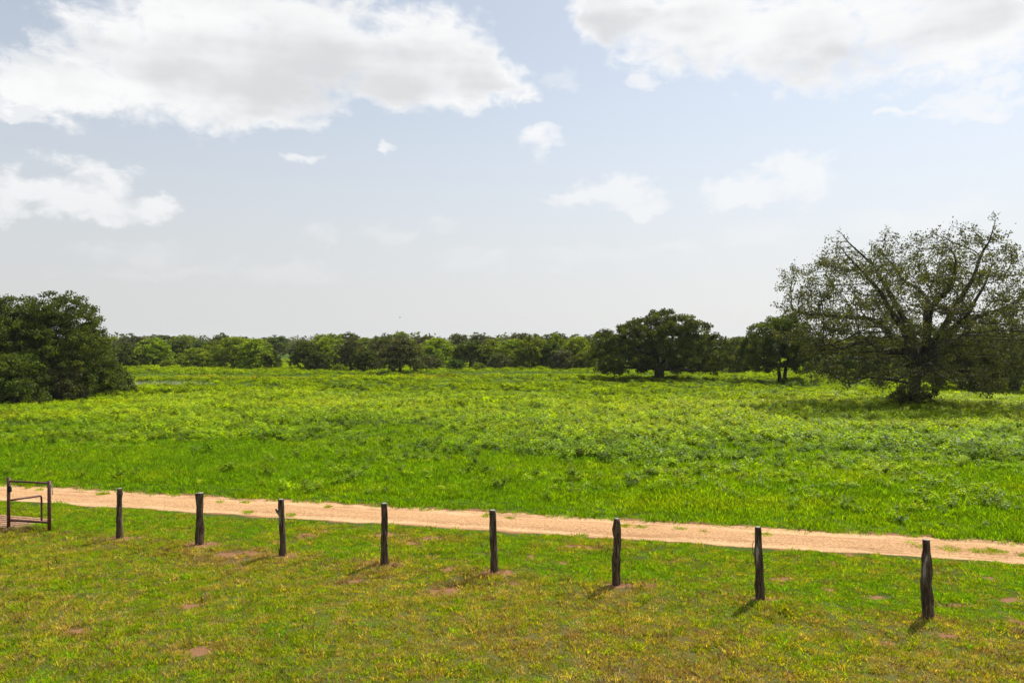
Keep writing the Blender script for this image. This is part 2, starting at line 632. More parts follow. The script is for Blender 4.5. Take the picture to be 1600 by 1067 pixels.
rut = n.math('ADD', n.math('ABSOLUTE', la.outputs['Fac']), n.math('MULTIPLY', n.math('SUBTRACT', n2, 0.5), 0.30))
mid_ = n.math('SUBTRACT', 1.0, n.math('MINIMUM', n.math('ABSOLUTE', n.math('DIVIDE', n.math('SUBTRACT', rut, 0.75), 0.30)), 1.0))
c = n.mix(n.step(mid_, 0.1, 0.8, 0.75, 0.0), c, n.mix(n.step(n1, 0.35, 0.65), (0.30, 0.155, 0.064), (0.66, 0.39, 0.195)))
c = n.mix(n.step(n4, 0.60, 0.70, 0, 0.7), c, (0.25, 0.15, 0.085))
p = n.add('ShaderNodeBsdfPrincipled')
n.l.new(c, p.inputs['Base Color'])
p.inputs['Roughness'].default_value = 0.95
p.inputs['Specular IOR Level'].default_value = 0.1
bm = n.add('ShaderNodeBump')
bm.inputs['Strength'].default_value = 1.0
bm.inputs['Distance'].default_value = 0.05
n.l.new(n.math('ADD', n1, n.math('MULTIPLY', n2, 0.8)), bm.inputs['Height'])
n.l.new(bm.outputs[0], p.inputs['Normal'])
n.l.new(p.outputs[0], o.inputs[0])
sx = np.concatenate([np.arange(-70, -19, 0.5), np.arange(-19, 15, 0.09), np.arange(15, 60, 0.5)])
ss = np.linspace(-1, 1, 41)
SX, SS = np.meshgrid(sx, ss)
hw = 1.55 + 0.14 * fbm(SX * 0.55, SS * 0 + np.sign(SS) * 7, octv=3, seed=61) + 0.06 * fbm(SX * 3, SS * 0 + np.sign(SS) * 3, octv=2, seed=62)
OFF = SS * hw
PX = SX + OFF * 0.25
PY = 22.08 - 0.258 * PX + OFF / 0.968
prof = -0.015 - 0.035 * np.exp(-((np.abs(OFF + 0.05 * fbm(SX * .2, OFF * 0, octv=2, seed=64)) - 0.72) / 0.20) ** 2) + 0.02 * np.exp(-(OFF / 0.35) ** 2)
prof = prof - 0.035 * sstep(np.abs(SS), 0.86, 1.0)
PZ = h_base(PX, PY) + prof + 0.012 * fbm(SX * 0.9, OFF * 7, octv=3, seed=63)
nr, nc = PX.shape
i, j = np.meshgrid(np.arange(nr - 1), np.arange(nc - 1), indexing='ij')
a = i * nc + j
Q = np.stack([a, a + 1, a + 1 + nc, a + nc], -1).reshape(-1, 4)
road_me = mesh_np('dirt_road', np.stack([PX, PY, PZ], -1).reshape(-1, 3), Q, m, True, {'lane': OFF.ravel()})
tag(new_obj('dirt_road', road_me), kind='structure')


# ---------------------------------------------------------------- scatter by geometry nodes
def scatter(name, pts, scl, tint, protos, label, cat=None, tilt=0.12):
    N = len(pts)
    me = bpy.data.meshes.new(name)
    me.vertices.add(N)
    me.vertices.foreach_set('co', np.asarray(pts, np.float32).ravel())
    rot = np.stack([RNG.normal(0, tilt, N), RNG.normal(0, tilt, N), RNG.uniform(0, 6.283, N)], -1)
    for k, typ, val in (('rot', 'FLOAT_VECTOR', rot), ('scl', 'FLOAT', scl), ('tint', 'FLOAT', tint)):
        at_ = me.attributes.new(k, typ, 'POINT')
        at_.data.foreach_set('vector' if typ == 'FLOAT_VECTOR' else 'value', np.asarray(val, np.float32).ravel())
    at_ = me.attributes.new('pick', 'INT', 'POINT')
    at_.data.foreach_set('value', RNG.integers(0, len(protos), N).astype(np.int32))
    ob = new_obj(name, me)
    for pm in protos:
        for mm in pm.materials:
            if mm.name not in me.materials:
                me.materials.append(mm)
    ng = bpy.data.node_groups.new(name, 'GeometryNodeTree')
    ng.interface.new_socket('Geometry', in_out='INPUT', socket_type='NodeSocketGeometry')
    ng.interface.new_socket('Geometry', in_out='OUTPUT', socket_type='NodeSocketGeometry')
    gi = ng.nodes.new('NodeGroupInput'); go = ng.nodes.new('NodeGroupOutput')
    iop = ng.nodes.new('GeometryNodeInstanceOnPoints')
    jn = ng.nodes.new('GeometryNodeJoinGeometry')
    for pm in protos:
        po = bpy.data.objects.new(pm.name, pm)
        oi = ng.nodes.new('GeometryNodeObjectInfo')
        oi.inputs['Object'].default_value = po
        g2i = ng.nodes.new('GeometryNodeGeometryToInstance')
        ng.links.new(oi.outputs['Geometry'], g2i.inputs[0])
        ng.links.new(g2i.outputs[0], jn.inputs[0])

    def na(nm, typ):
        q = ng.nodes.new('GeometryNodeInputNamedAttribute')
        q.data_type = typ
        q.inputs['Name'].default_value = nm
        return q.outputs['Attribute']
    ng.links.new(gi.outputs[0], iop.inputs['Points'])
    ng.links.new(jn.outputs[0], iop.inputs['Instance'])
    iop.inputs['Pick Instance'].default_value = True
    ng.links.new(na('pick', 'INT'), iop.inputs['Instance Index'])
    ng.links.new(na('rot', 'FLOAT_VECTOR'), iop.inputs['Rotation'])
    ng.links.new(na('scl', 'FLOAT'), iop.inputs['Scale'])
    ng.links.new(iop.outputs[0], go.inputs[0])
    md = ob.modifiers.new('scatter', 'NODES')
    md.node_group = ng
    tag(ob, label, cat, kind='stuff')
    return ob


def tuft_mesh(name, mat, nb, rad, hmin, hmax, wid, lean, seed):
    r = np.random.default_rng(seed)
    V, Q, T = [], [], []
    for k in range(nb):
        a = r.uniform(0, 6.283); d = rad * math.sqrt(r.uniform(0, 1))
        bx, by = d * math.cos(a), d * math.sin(a)
        h = r.uniform(hmin, hmax)
        la = a + r.normal(0, 0.9); ln = h * lean * r.uniform(0.3, 1.3)
        wa = r.uniform(0, 6.283)
        wx, wy = math.cos(wa) * wid / 2, math.sin(wa) * wid / 2
        dx_, dy_ = math.cos(la) * ln, math.sin(la) * ln
        b = len(V)
        V += [(bx - wx, by - wy, -0.02), (bx + wx, by + wy, -0.02),
              (bx + dx_ * .4 + wx * .8, by + dy_ * .4 + wy * .8, h * .62), (bx + dx_ * .4 - wx * .8, by + dy_ * .4 - wy * .8, h * .62),
              (bx + dx_, by + dy_, h)]
        Q.append((b, b + 1, b + 2, b + 3)); T.append((b + 3, b + 2, b + 4))
    return mesh_np(name, np.array(V), [np.array(Q), np.array(T)], mat)


def weed_mesh(name, mat, nleaf, rad, hgt, leaf, seed, flowers=0):
    """leafy forb: leaves spread over a low dome, drooping outwards"""
    r = np.random.default_rng(seed)
    nst = max(4, nleaf // 9)
    V, F = [], []
    for s in range(nst):
        a = r.uniform(0, 6.283); d = rad * r.uniform(0.1, 0.9)
        tip = np.array([d * math.cos(a), d * math.sin(a), hgt * r.uniform(0.55, 1.0) * (1 - 0.4 * (d / rad) ** 2)])
        for k in range(nleaf // nst):
            t = r.uniform(0.35, 1.0)
            c = tip * np.array([t, t, t ** 0.8]) + r.normal(0, 0.03, 3)
            la = r.uniform(0, 6.283); L = leaf * r.uniform(0.6, 1.25); wd = L * r.uniform(0.35, 0.6)
            u = np.array([math.cos(la), math.sin(la), r.uniform(-0.5, 0.5)])
            u /= np.linalg.norm(u)
            sv = np.cross(u, [0, 0, 1]); sv /= np.linalg.norm(sv)
            sv = sv + np.array([0, 0, r.normal(0, 0.35)])
            b = len(V)
            V += [c, c + u * L * .5 + sv * wd * .5, c + u * L - np.array([0, 0, L * .15]), c + u * L * .5 - sv * wd * .5]
            F.append((b, b + 1, b + 2, b + 3))
    return mesh_np(name, np.array(V), np.array(F), mat)


def in_view(x, y, m=1.12, pad=2.5):
    return np.abs(x) < 0.643 * y * m + pad


M_lawn = leaf_mat('lawn_blades', [(0.0, (0.140, 0.275, 0.003)), (0.38, (0.220, 0.285, 0.004)), (0.66, (0.32, 0.275, 0.028)), (0.85, (0.41, 0.31, 0.13)), (1.0, (0.25, 0.165, 0.08))], 0.45, spec=0.06)
M_verge = leaf_mat('verge_blades', [(0.0, (0.125, 0.250, 0.002)), (0.6, (0.18, 0.300, 0.003)), (1.0, (0.25, 0.32, 0.004))], 0.5, spec=0.06)
M_weed = leaf_mat('weed_leaves', [(0.0, (0.11, 0.210, 0.003)), (0.5, (0.225, 0.340, 0.004)), (0.85, (0.30, 0.39, 0.005)), (1.0, (0.32, 0.38, 0.006))], 0.52, rough=0.45, spec=0.15)
M_far = leaf_mat('meadow_leaves', [(0.0, (0.150, 0.240, 0.003)), (0.5, (0.210, 0.305, 0.002)), (0.85, (0.250, 0.340, 0.003)), (1.0, (0.31, 0.27, 0.008))], 0.5, rough=0.7, spec=0.04)
M_dead = leaf_mat('dead_stalks', [(0.0, (0.12, 0.075, 0.045)), (1.0, (0.26, 0.17, 0.10))], 0.2)


def field_pts(n, y0, y1, power=1.0):
    """points spread evenly over the visible wedge between two depths"""
    u = RNG.uniform(0, 1, n)
    y = np.sqrt(y0 * y0 + u * (y1 * y1 - y0 * y0))
    x = RNG.uniform(-1, 1, n) * (0.643 * y * 1.12 + 2.5)
    return x, y


# lawn either side of the fence
x, y = field_pts(115000, 9.5, 27.5)
keep = road_s(x, y) < -1.20 + 0.60 * fbm(x * 1.1, y * 1.1, octv=4, seed=71, gain=0.65) - 0.20
keep &= bare_mask(x, y) < RNG.uniform(0.22, 0.98, len(x))
keep &= pit_mask(x, y) < 0.05
x, y = x[keep], y[keep]
dr = dry_mask(x, y)
tint = np.clip(dr + 0.30 * fbm(x * 4.5, y * 4.5, octv=2, seed=72) + RNG.normal(0, 0.27, len(x)), 0, 1)
keep = RNG.uniform(0, 1, len(x)) < 1.30 + 1.5 * fbm(x * 4.2, y * 4.2, octv=3, seed=70)
x, y, tint = x[keep], y[keep], tint[keep]
lump = 0.7 * fbm(x * 1.8, y * 1.8, octv=3, seed=73) + 0.9 * fbm(x * 6.0, y * 6.0, octv=2, seed=74)
sc = np.clip(0.80 + 0.55 * lump + 0.04 * sstep(fence_s(x, y), -0.5, 0.8), 0.62, 1.6) * RNG.uniform(0.75, 1.25, len(x))
lawn_p = [tuft_mesh('lawn_tuft', M_lawn, 18, 0.095, 0.016, 0.068, 0.014, 1.25, 100 + k) for k in range(5)]
scatter('lawn_grass', np.stack([x, y, h_ground(x, y)], -1), sc, tint, lawn_p, 'short mown grass, part green and part straw brown, around the fence posts', 'grass')

# dead thatch thrown up in ridges and tussocks
x, y = field_pts(16000, 9.5, 24.0)
f = fence_s(x, y)
rid = np.abs(fbm(x * 0.28, y * 0.55, octv=3, seed=171))
pr = 0.55 * (1 - sstep(rid, 0.0, 0.07)) + 0.5 * sstep(fbm(x * 1.1, y * 1.4, octv=3, seed=172), 0.12, 0.4)
pr = pr * (1 - 0.55 * sstep(f, -0.6, 0.4)) + 0.5 * np.exp(-((f + 0.1) / 0.28) ** 2)
keep = (RNG.uniform(0, 1, len(x)) < pr) & (road_s(x, y) < -1.6) & (pit_mask(x, y) < 0.05)
x, y = x[keep], y[keep]
gx_ = RNG.uniform(-13.9, -12.55, 260)
gy_ = np.interp(gx_, [-13.9, -12.55], [21.0, 20.85]) + RNG.normal(0, 0.10, 260)
x, y = np.concatenate([x, gx_]), np.concatenate([y, gy_])
M_thatch = leaf_mat('thatch_blades', [(0.0, (0.07, 0.042, 0.020)), (0.5, (0.20, 0.135, 0.060)), (1.0, (0.36, 0.26, 0.125))], 0.25, spec=0.05)
th_p = [tuft_mesh('thatch_tuft', M_thatch, 20, 0.09, 0.015, 0.075, 0.012, 1.6, 150 + k) for k in range(4)]
scatter('dead_thatch', np.stack([x, y, h_ground(x, y)], -1), RNG.uniform(0.6, 1.3, len(x)), np.clip(RNG.normal(0.5, 0.28, len(x)), 0, 1), th_p,
        'brown dead thatch lying in ridges on the lawn along the fence line', 'grass')

# longer grass along the far side of the road
x, y = field_pts(80000, 17.0, 46.0)
s = road_s(x, y)
keep = (s > 0.98 + 0.22 * fbm(x * 0.9, y * 0.9, octv=3, seed=75)) & (RNG.uniform(0, 1, len(x)) > sstep(s, 8, 26) * 0.75)
x, y, s = x[keep], y[keep], s[keep]
tint = np.clip(0.35 + 0.6 * fbm(x * 0.3, y * 0.45, octv=3, seed=76) + RNG.normal(0, 0.28, len(x)), 0, 1)
sc = np.clip(0.72 + 0.5 * fbm(x * 2.2, y * 2.2, octv=2, seed=78) + 0.4 * sstep(s, 1.2, 4.0) + 0.3 * fbm(x * 0.7, y * 0.7, octv=2, seed=77), 0.5, 2) * RNG.uniform(0.7, 1.3, len(x))
verge_p = [tuft_mesh('verge_tuft', M_verge, 22, 0.16, 0.045, 0.15, 0.019, 0.9, 200 + k) for k in range(5)]
scatter('verge_grass', np.stack([x, y, h_ground(x, y)], -1), sc, tint, verge_p, 'lush bright green grass on the far side of the dirt road', 'grass')

# leafy weeds of the near meadow
x, y = field_pts(30000, 21.0, 70.0)
s = road_s(x, y)
dn = fbm(x * 0.16, y * 0.22, octv=4, seed=81, gain=0.6)
prob = np.clip(0.10 + 0.75 * sstep(s, 3, 22) + 0.8 * dn * (0.55 + 0.45 * sstep(s, 2, 12)), 0.02, 1)
keep = (s > 2.1) & (RNG.uniform(0, 1, len(x)) < prob)
x, y, s, dn = x[keep], y[keep], s[keep], dn[keep]
tint = np.clip(0.42 + 0.30 * sstep(y, 30, 60) + 0.5 * fbm(x * 0.12, y * 0.2, octv=3, seed=83) + RNG.normal(0, 0.17, len(x)), 0, 1)
sc = np.clip(0.62 + 0.45 * sstep(s, 4, 22) + 0.7 * dn, 0.4, 1.7) * RNG.uniform(0.7, 1.3, len(x))
weed_p = [weed_mesh('leafy_weed', M_weed, 84, 0.35, 0.38, 0.11, 300 + k) for k in range(7)]
scatter('meadow_weeds', np.stack([x, y, h_ground(x, y)], -1), sc, tint, weed_p, 'knee-high leafy green weeds covering the meadow behind the road', 'weeds')

# taller weed clumps; their dark leaf colour also stands in for missing meadow shadows
x, y = field_pts(5200, 23.0, 100.0)
dn = fbm(x * 0.22, y * 0.30, octv=4, seed=181, gain=0.65)
keep = (road_s(x, y) > 2.6) & (dn > 0.10) & (RNG.uniform(0, 1, len(x)) < 0.55)
x, y, dn = x[keep], y[keep], dn[keep]
M_tall = leaf_mat('tall_weed_leaves', [(0.0, (0.070, 0.135, 0.004)), (1.0, (0.18, 0.27, 0.006))], 0.48, rough=0.5, spec=0.10)
tall_p = [weed_mesh('tall_weed', M_tall, 90, 0.42, 0.55, 0.12, 350 + k) for k in range(5)]
scatter('tall_weeds', np.stack([x, y, h_ground(x, y)], -1), np.clip(0.7 + 1.0 * dn, 0.5, 1.5) * RNG.uniform(0.7, 1.3, len(x)), RNG.uniform(0, 1, len(x)), tall_p,
        'darker taller weed clumps standing out of the bright green meadow', 'weeds')

# far meadow
x, y = field_pts(34000, 55.0, 190.0)
keep = RNG.uniform(0, 1, len(x)) < np.clip(sstep(y, 52, 72) * (1.0 - 0.6 * sstep(y, 115, 190)), 0, 1)
x, y = x[keep], y[keep]
keep = ((x + 42) / 9) ** 2 + ((y - 89) / 8.5) ** 2 > 1
x, y = x[keep], y[keep]
yel = np.exp(-((y - 103 - 0.03 * x) / 5.0) ** 2) * (1 - sstep(x, -12, 4))
dip = np.exp(-((y - 116 - 0.05 * x) / 7.0) ** 2) * (1 - sstep(x, 0, 45))
tint = np.clip(0.66 + 0.40 * fbm(x * 0.035, y * 0.09, octv=4, seed=85) + 0.40 * yel - 0.35 * dip + RNG.normal(0, 0.13, len(x)), 0, 0.84 + 0.16 * yel)
sc = np.clip(0.85 + 0.6 * fbm(x * 0.07, y * 0.12, octv=3, seed=87) + 0.7 * fbm(x * 0.4, y * 0.4, octv=2, seed=88) - 0.35 * dip, 0.35, 1.9) * RNG.uniform(0.7, 1.3, len(x))
far_p = [weed_mesh('meadow_clump', M_far, 150, 0.80, 0.42, 0.155, 400 + k) for k in range(6)]
scatter('far_meadow_growth', np.stack([x, y, h_ground(x, y)], -1), sc, tint, far_p, 'bright yellow-green growth of the far meadow before the trees', 'weeds')

# brown dead stalks standing in the weeds
x, y = field_pts(420, 22.0, 60.0)
keep = (road_s(x, y) > 2.5) & (fbm(x * 0.25, y * 0.3, octv=3, seed=91) > 0.12)
x, y = x[keep], y[keep]
dead_p = [weed_mesh('dead_weed', M_dead, 26, 0.22, 0.34, 0.07, 500 + k) for k in range(3)]
scatter('dead_weeds', np.stack([x, y, h_ground(x, y)], -1), RNG.uniform(0.6, 1.2, len(x)), RNG.uniform(0, 1, len(x)), dead_p, 'brown dried weed stalks dotted among the green meadow weeds', 'weeds')

# grass islands in the road
ISL = [(160, 771, 9, 2.0), (345, 783, 5, 1.5), (385, 783, 6, 1.2), (385, 799, 9, 1.5), (513, 791, 5, 2), (453, 803, 8, 1.5), (760, 806, 7, 2.5), (797, 810, 4, 1.5),
       (978, 820, 9, 3), (1001, 823, 10, 3), (1062, 827, 6, 2), (1100, 830, 3, 1.5), (1192, 835, 14, 2.5), (1433, 852, 12, 3.2), (1485, 857, 17, 4), (1545, 861, 28, 4),
       (1598, 866, 8, 3), (1008, 846, 8, 2), (912, 836, 8, 2), (1270, 862, 6, 2), (40, 761, 7, 1), (62, 764, 5, 1)]
ix, iy = [], []
for (px, py, rx, ry) in ISL:
    cx, cy = ground_xy(px, py)
    ax = rx / FPX * cy; ay = abs(ground_xy(px, py - ry)[1] - cy)
    k = max(6, int(ax * ay * 3.14 * 170))
    a_ = RNG.uniform(0, 6.283, k); r_ = np.sqrt(RNG.uniform(0, 1, k))
    ix.append(cx + ax * r_ * np.cos(a_)); iy.append(cy + ay * r_ * np.sin(a_))
x, y = np.concatenate(ix), np.concatenate(iy)
scatter('road_grass', np.stack([x, y, h_base(x, y) - 0.01], -1), RNG.uniform(0.5, 1.1, len(x)), np.clip(RNG.normal(0.25, 0.2, len(x)), 0, 1), lawn_p,
        'small islands of short grass growing in the middle of the dirt road', 'grass')

# ---------------------------------------------------------------- trees
M_bark = bark_mat('oak_bark', (0.022, 0.018, 0.014), (0.085, 0.072, 0.058), (4, 4, 0.8), 1.0)
M_oakleaf = leaf_mat('open_oak_leaves', [(0.0, (0.036, 0.044, 0.010)), (0.55, (0.075, 0.090, 0.018)), (1.0, (0.155, 0.155, 0.045))], 0.34, inst=False, spec=0.2)
M_dense = leaf_mat('live_oak_leaves', [(0.0, (0.034, 0.056, 0.006)), (0.6, (0.075, 0.112, 0.010)), (1.0, (0.145, 0.185, 0.018))], 0.36, inst=False, spec=0.15, hue=0.03)
M_grey = leaf_mat('grey_oak_leaves', [(0.0, (0.048, 0.060, 0.017)), (0.6, (0.095, 0.110, 0.032)), (1.0, (0.155, 0.160, 0.055))], 0.32, inst=False, spec=0.15, hue=0.03)
M_bright = leaf_mat('elm_leaves', [(0.0, (0.092, 0.135, 0.008)), (0.6, (0.165, 0.225, 0.010)), (1.0, (0.24, 0.29, 0.016))], 0.46, inst=False, spec=0.12, hue=0.02)


def leaf_quads(C, size, tint, r, flat=0.0):
    """diamond leaves at centres C (N,3)"""
    N = len(C)
    u = r.normal(0, 1, (N, 3)); u[:, 2] *= (1 - flat * 0.5)
    u /= np.linalg.norm(u, axis=1)[:, None]
    t = r.normal(0, 1, (N, 3))
    s = np.cross(u, t); s /= np.linalg.norm(s, axis=1)[:, None]
    L = (size * r.uniform(0.6, 1.3, N))[:, None]
    V = np.stack([C - u * L * .5, C + s * L * .30, C + u * L * .5, C - s * L * .30], 1).reshape(-1, 3)
    F = np.arange(N * 4).reshape(-1, 4)
    return V, F, np.repeat(tint, 4)


def lobed_crown(name, lobes, mat, n_leaf, size, seed, clump=0.30, clump_density=1.0):
    """crown made of leaf clumps gathered on the shells of many lobes"""
    r = np.random.default_rng(seed)
    lobes = np.asarray(lobes, float)
    area = (lobes[:, 3] * lobes[:, 4] * lobes[:, 5]) ** (2 / 3)
    per = np.maximum(3, (n_leaf * area / area.sum()).astype(int))
    Cs, Ts = [], []
    for L, k in zip(lobes, per):
        rad = (L[3] * L[4] * L[5]) ** (1 / 3)
        nc = max(4, int(23 * clump_density * (rad ** 2) / max(0.3, clump * 3) ** 2 * 0.5) + 6)
        dv = r.normal(0, 1, (nc, 3)); dv /= np.linalg.norm(dv, axis=1)[:, None]
        dv[:, 2] = np.where(dv[:, 2] < -0.7, -dv[:, 2], dv[:, 2])
        rr = 0.72 + 0.30 * r.uniform(0, 1, nc) + 0.16 * fbm(dv[:, 0] * 2 + L[0], dv[:, 1] * 2 + L[1], dv[:, 2] * 2, 2, seed)
        cc = L[:3] + dv * L[3:6] * rr[:, None]
        which = r.integers(0, nc, k)
        off = r.normal(0, 1, (k, 3)); off /= np.linalg.norm(off, axis=1)[:, None]
        off *= (clump * r.uniform(0, 1, k) ** 0.5)[:, None] * np.array([1.15, 1.15, 0.75])
        P = cc[which] + off
        t = np.clip(r.normal(0.46, 0.25, nc)[which] + r.normal(0, 0.14, k), 0, 1)
        Cs.append(P); Ts.append(t)
    C = np.concatenate(Cs); T = np.concatenate(Ts)
    ok = C[:, 2] > 0.05
    C, T = C[ok], T[ok]
    V, F, tt = leaf_quads(C, size, T, r)
    return mesh_np(name, V, F, mat, False, {'tint': tt})


def limb_mesh(name, starts, mat, seed, trunk_h, trunk_r, lobes, n_limbs=7, lean=0.0, trunks=1):
    r = np.random.default_rng(seed)
    mb = MB()
    lobes = np.asarray(lobes, float)
    for k in range(trunks):
        ox = 0 if trunks == 1 else (k - (trunks - 1) / 2) * trunk_r * 1.8
        pts = [(ox * 0.7, 0, -0.25), (ox, 0, 0), (ox * 1.3 + lean * .3, 0.02, trunk_h * .5), (ox * 1.7 + lean, 0.04, trunk_h)]
        q = trunk_r / math.sqrt(trunks)
        mb.tube(pts, [q * 1.5, q * 1.2, q * .95, q * .85], 10, True, seed + k, 0.18)
    top = np.array([lean, 0.04, trunk_h * 0.9])
    idx = r.permutation(len(lobes))[:n_limbs]
    for q in idx:
        end = lobes[q, :3]
        mid = top * .5 + end * .5 + np.array([0, 0, -0.10 * abs(end[2] - top[2])]) + r.normal(0, 0.05 * trunk_h, 3)
        ts = np.linspace(0, 1, 8)[:, None]
        P = (1 - ts) ** 2 * top + 2 * ts * (1 - ts) * mid + ts ** 2 * end
        P += r.normal(0, 0.02 * trunk_h, P.shape) * np.sin(ts * 3.14)
        mb.tube(P, np.linspace(trunk_r * .5, trunk_r * .08, 8), 6, True, seed + q, 0.1)
    return mb.mesh(name, mat)


def dome_lobes(rad, hgt, n, seed, base=0.12, lob=0.34):
    """lobes over a dome-shaped crown of radius rad and total height hgt"""
    r = np.random.default_rng(seed)
    L = []
    for k in range(n):
        a = k * 2.39996 + r.uniform(-0.4, 0.4)
        e = math.asin(min(1, (k + 0.5) / n)) * r.uniform(0.8, 1.12)
        ce, se = math.cos(e), math.sin(e)
        q = lob * r.uniform(0.75, 1.25)
        rr = (1 - q * 0.75) * r.uniform(0.86, 1.08)
        z = hgt * (base + (1 - base) * max(0, se) * (1 - q * .55))
        L.append((rad * rr * ce * math.cos(a), rad * rr * ce * math.sin(a), z, rad * q, rad * q, hgt * q * 0.62))
    L.append((0, 0, hgt * 0.5, rad * 0.5, rad * 0.5, hgt * 0.36))
    return L


# --- the big open oak: grown by space colonisation --------------------------------
def colonise(attr, trunk_pts, step, infl, kill, iters, tropism=(0, 0, 0.0), jit=0.12, seed=0):
    r = np.random.default_rng(seed)
    nodes, par = list(trunk_pts[0]), list(trunk_pts[1])
    A = attr.copy()
    trop = np.array(tropism)
    for it in range(iters):
        kd = kdtree.KDTree(len(nodes))
        for k_, p_ in enumerate(nodes):
            kd.insert(p_, k_)
        kd.balance()
        acc = {}
        alive = np.ones(len(A), bool)
        for ai in range(len(A)):
            co, ni, dd = kd.find(A[ai])
            if dd < kill:
                alive[ai] = False
            elif dd < infl:
                v_ = (A[ai] - nodes[ni]) / dd
                if ni in acc: acc[ni] += v_
                else: acc[ni] = v_.copy()
        A = A[alive]
        if not acc or not len(A):
            break
        grew = False
        for ni, v_ in acc.items():
            L_ = np.linalg.norm(v_)
            if L_ < 1e-3: continue
            dir_ = v_ / L_ + trop + r.normal(0, jit, 3)
            if par[ni] >= 0:
                pd = nodes[ni] - nodes[par[ni]]
                dir_ = dir_ + 0.45 * pd / (np.linalg.norm(pd) + 1e-6)
            dir_ /= np.linalg.norm(dir_)
            if nodes[ni][2] > 3.2 and dir_[2] < -0.05:
                if dir_[2] < -0.55: continue
                dir_[2] = -0.05
                dir_ /= np.linalg.norm(dir_)
            np_ = nodes[ni] + dir_ * step
            if ((np_[0] + 0.2) / 10.9) ** 2 + (np_[1] / 9.0) ** 2 + ((np_[2] - 4.6) / 9.3) ** 2 > 0.97: continue
            co, n2, dd = kd.find(np_)
            if dd < step * 0.35: continue
            nodes.append(np_); par.append(ni); grew = True
        if not grew: break
    return np.array(nodes), np.array(par)


def branches_from(nodes, par, r_tip, expo, r_max, sides_big=9, floor=None):
    N = len(nodes)
    kids = [[] for _ in range(N)]
    for k in range(N):
        if par[k] >= 0: kids[par[k]].append(k)
    rad = np.zeros(N)
    for k in range(N - 1, -1, -1):
        rad[k] = r_tip if not kids[k] else sum(rad[c] ** expo for c in kids[k]) ** (1 / expo)
    rad = np.minimum(rad * min(1, r_max / rad[0]) if rad[0] > r_max else rad, r_max)
    rad = np.maximum(rad, r_tip * .8)
    for k_, v_ in (floor or {}).items():
        rad[k_] = max(rad[k_], v_)
    mb = MB()
    start = [(0, -1)]
    seen = 0
    while start:
        k, p = start.pop()
        path = [] if p < 0 else [nodes[p]]
        rr = [] if p < 0 else [min(rad[p], rad[k] * 1.15)]
        c = k
        while True:
            path.append(nodes[c]); rr.append(rad[c])
            if not kids[c]: break
            ks = sorted(kids[c], key=lambda q: -rad[q])
            for o_ in ks[1:]: start.append((o_, c))
            c = ks[0]
        if len(path) >= 2:
            P = np.array(path)
            if len(P) > 4:
                P[1:-1] = P[1:-1] * .5 + (P[:-2] + P[2:]) * .25
            sd_ = sides_big if rr[0] > 0.2 else (6 if rr[0] > 0.06 else 4)
            V, Q_, T_ = tube(P, rr, sd_, False, seen, 0.12 if rr[0] > 0.15 else 0.0)
            mb.add(V, Q_)
        seen += 1
    return mb, rad, kids


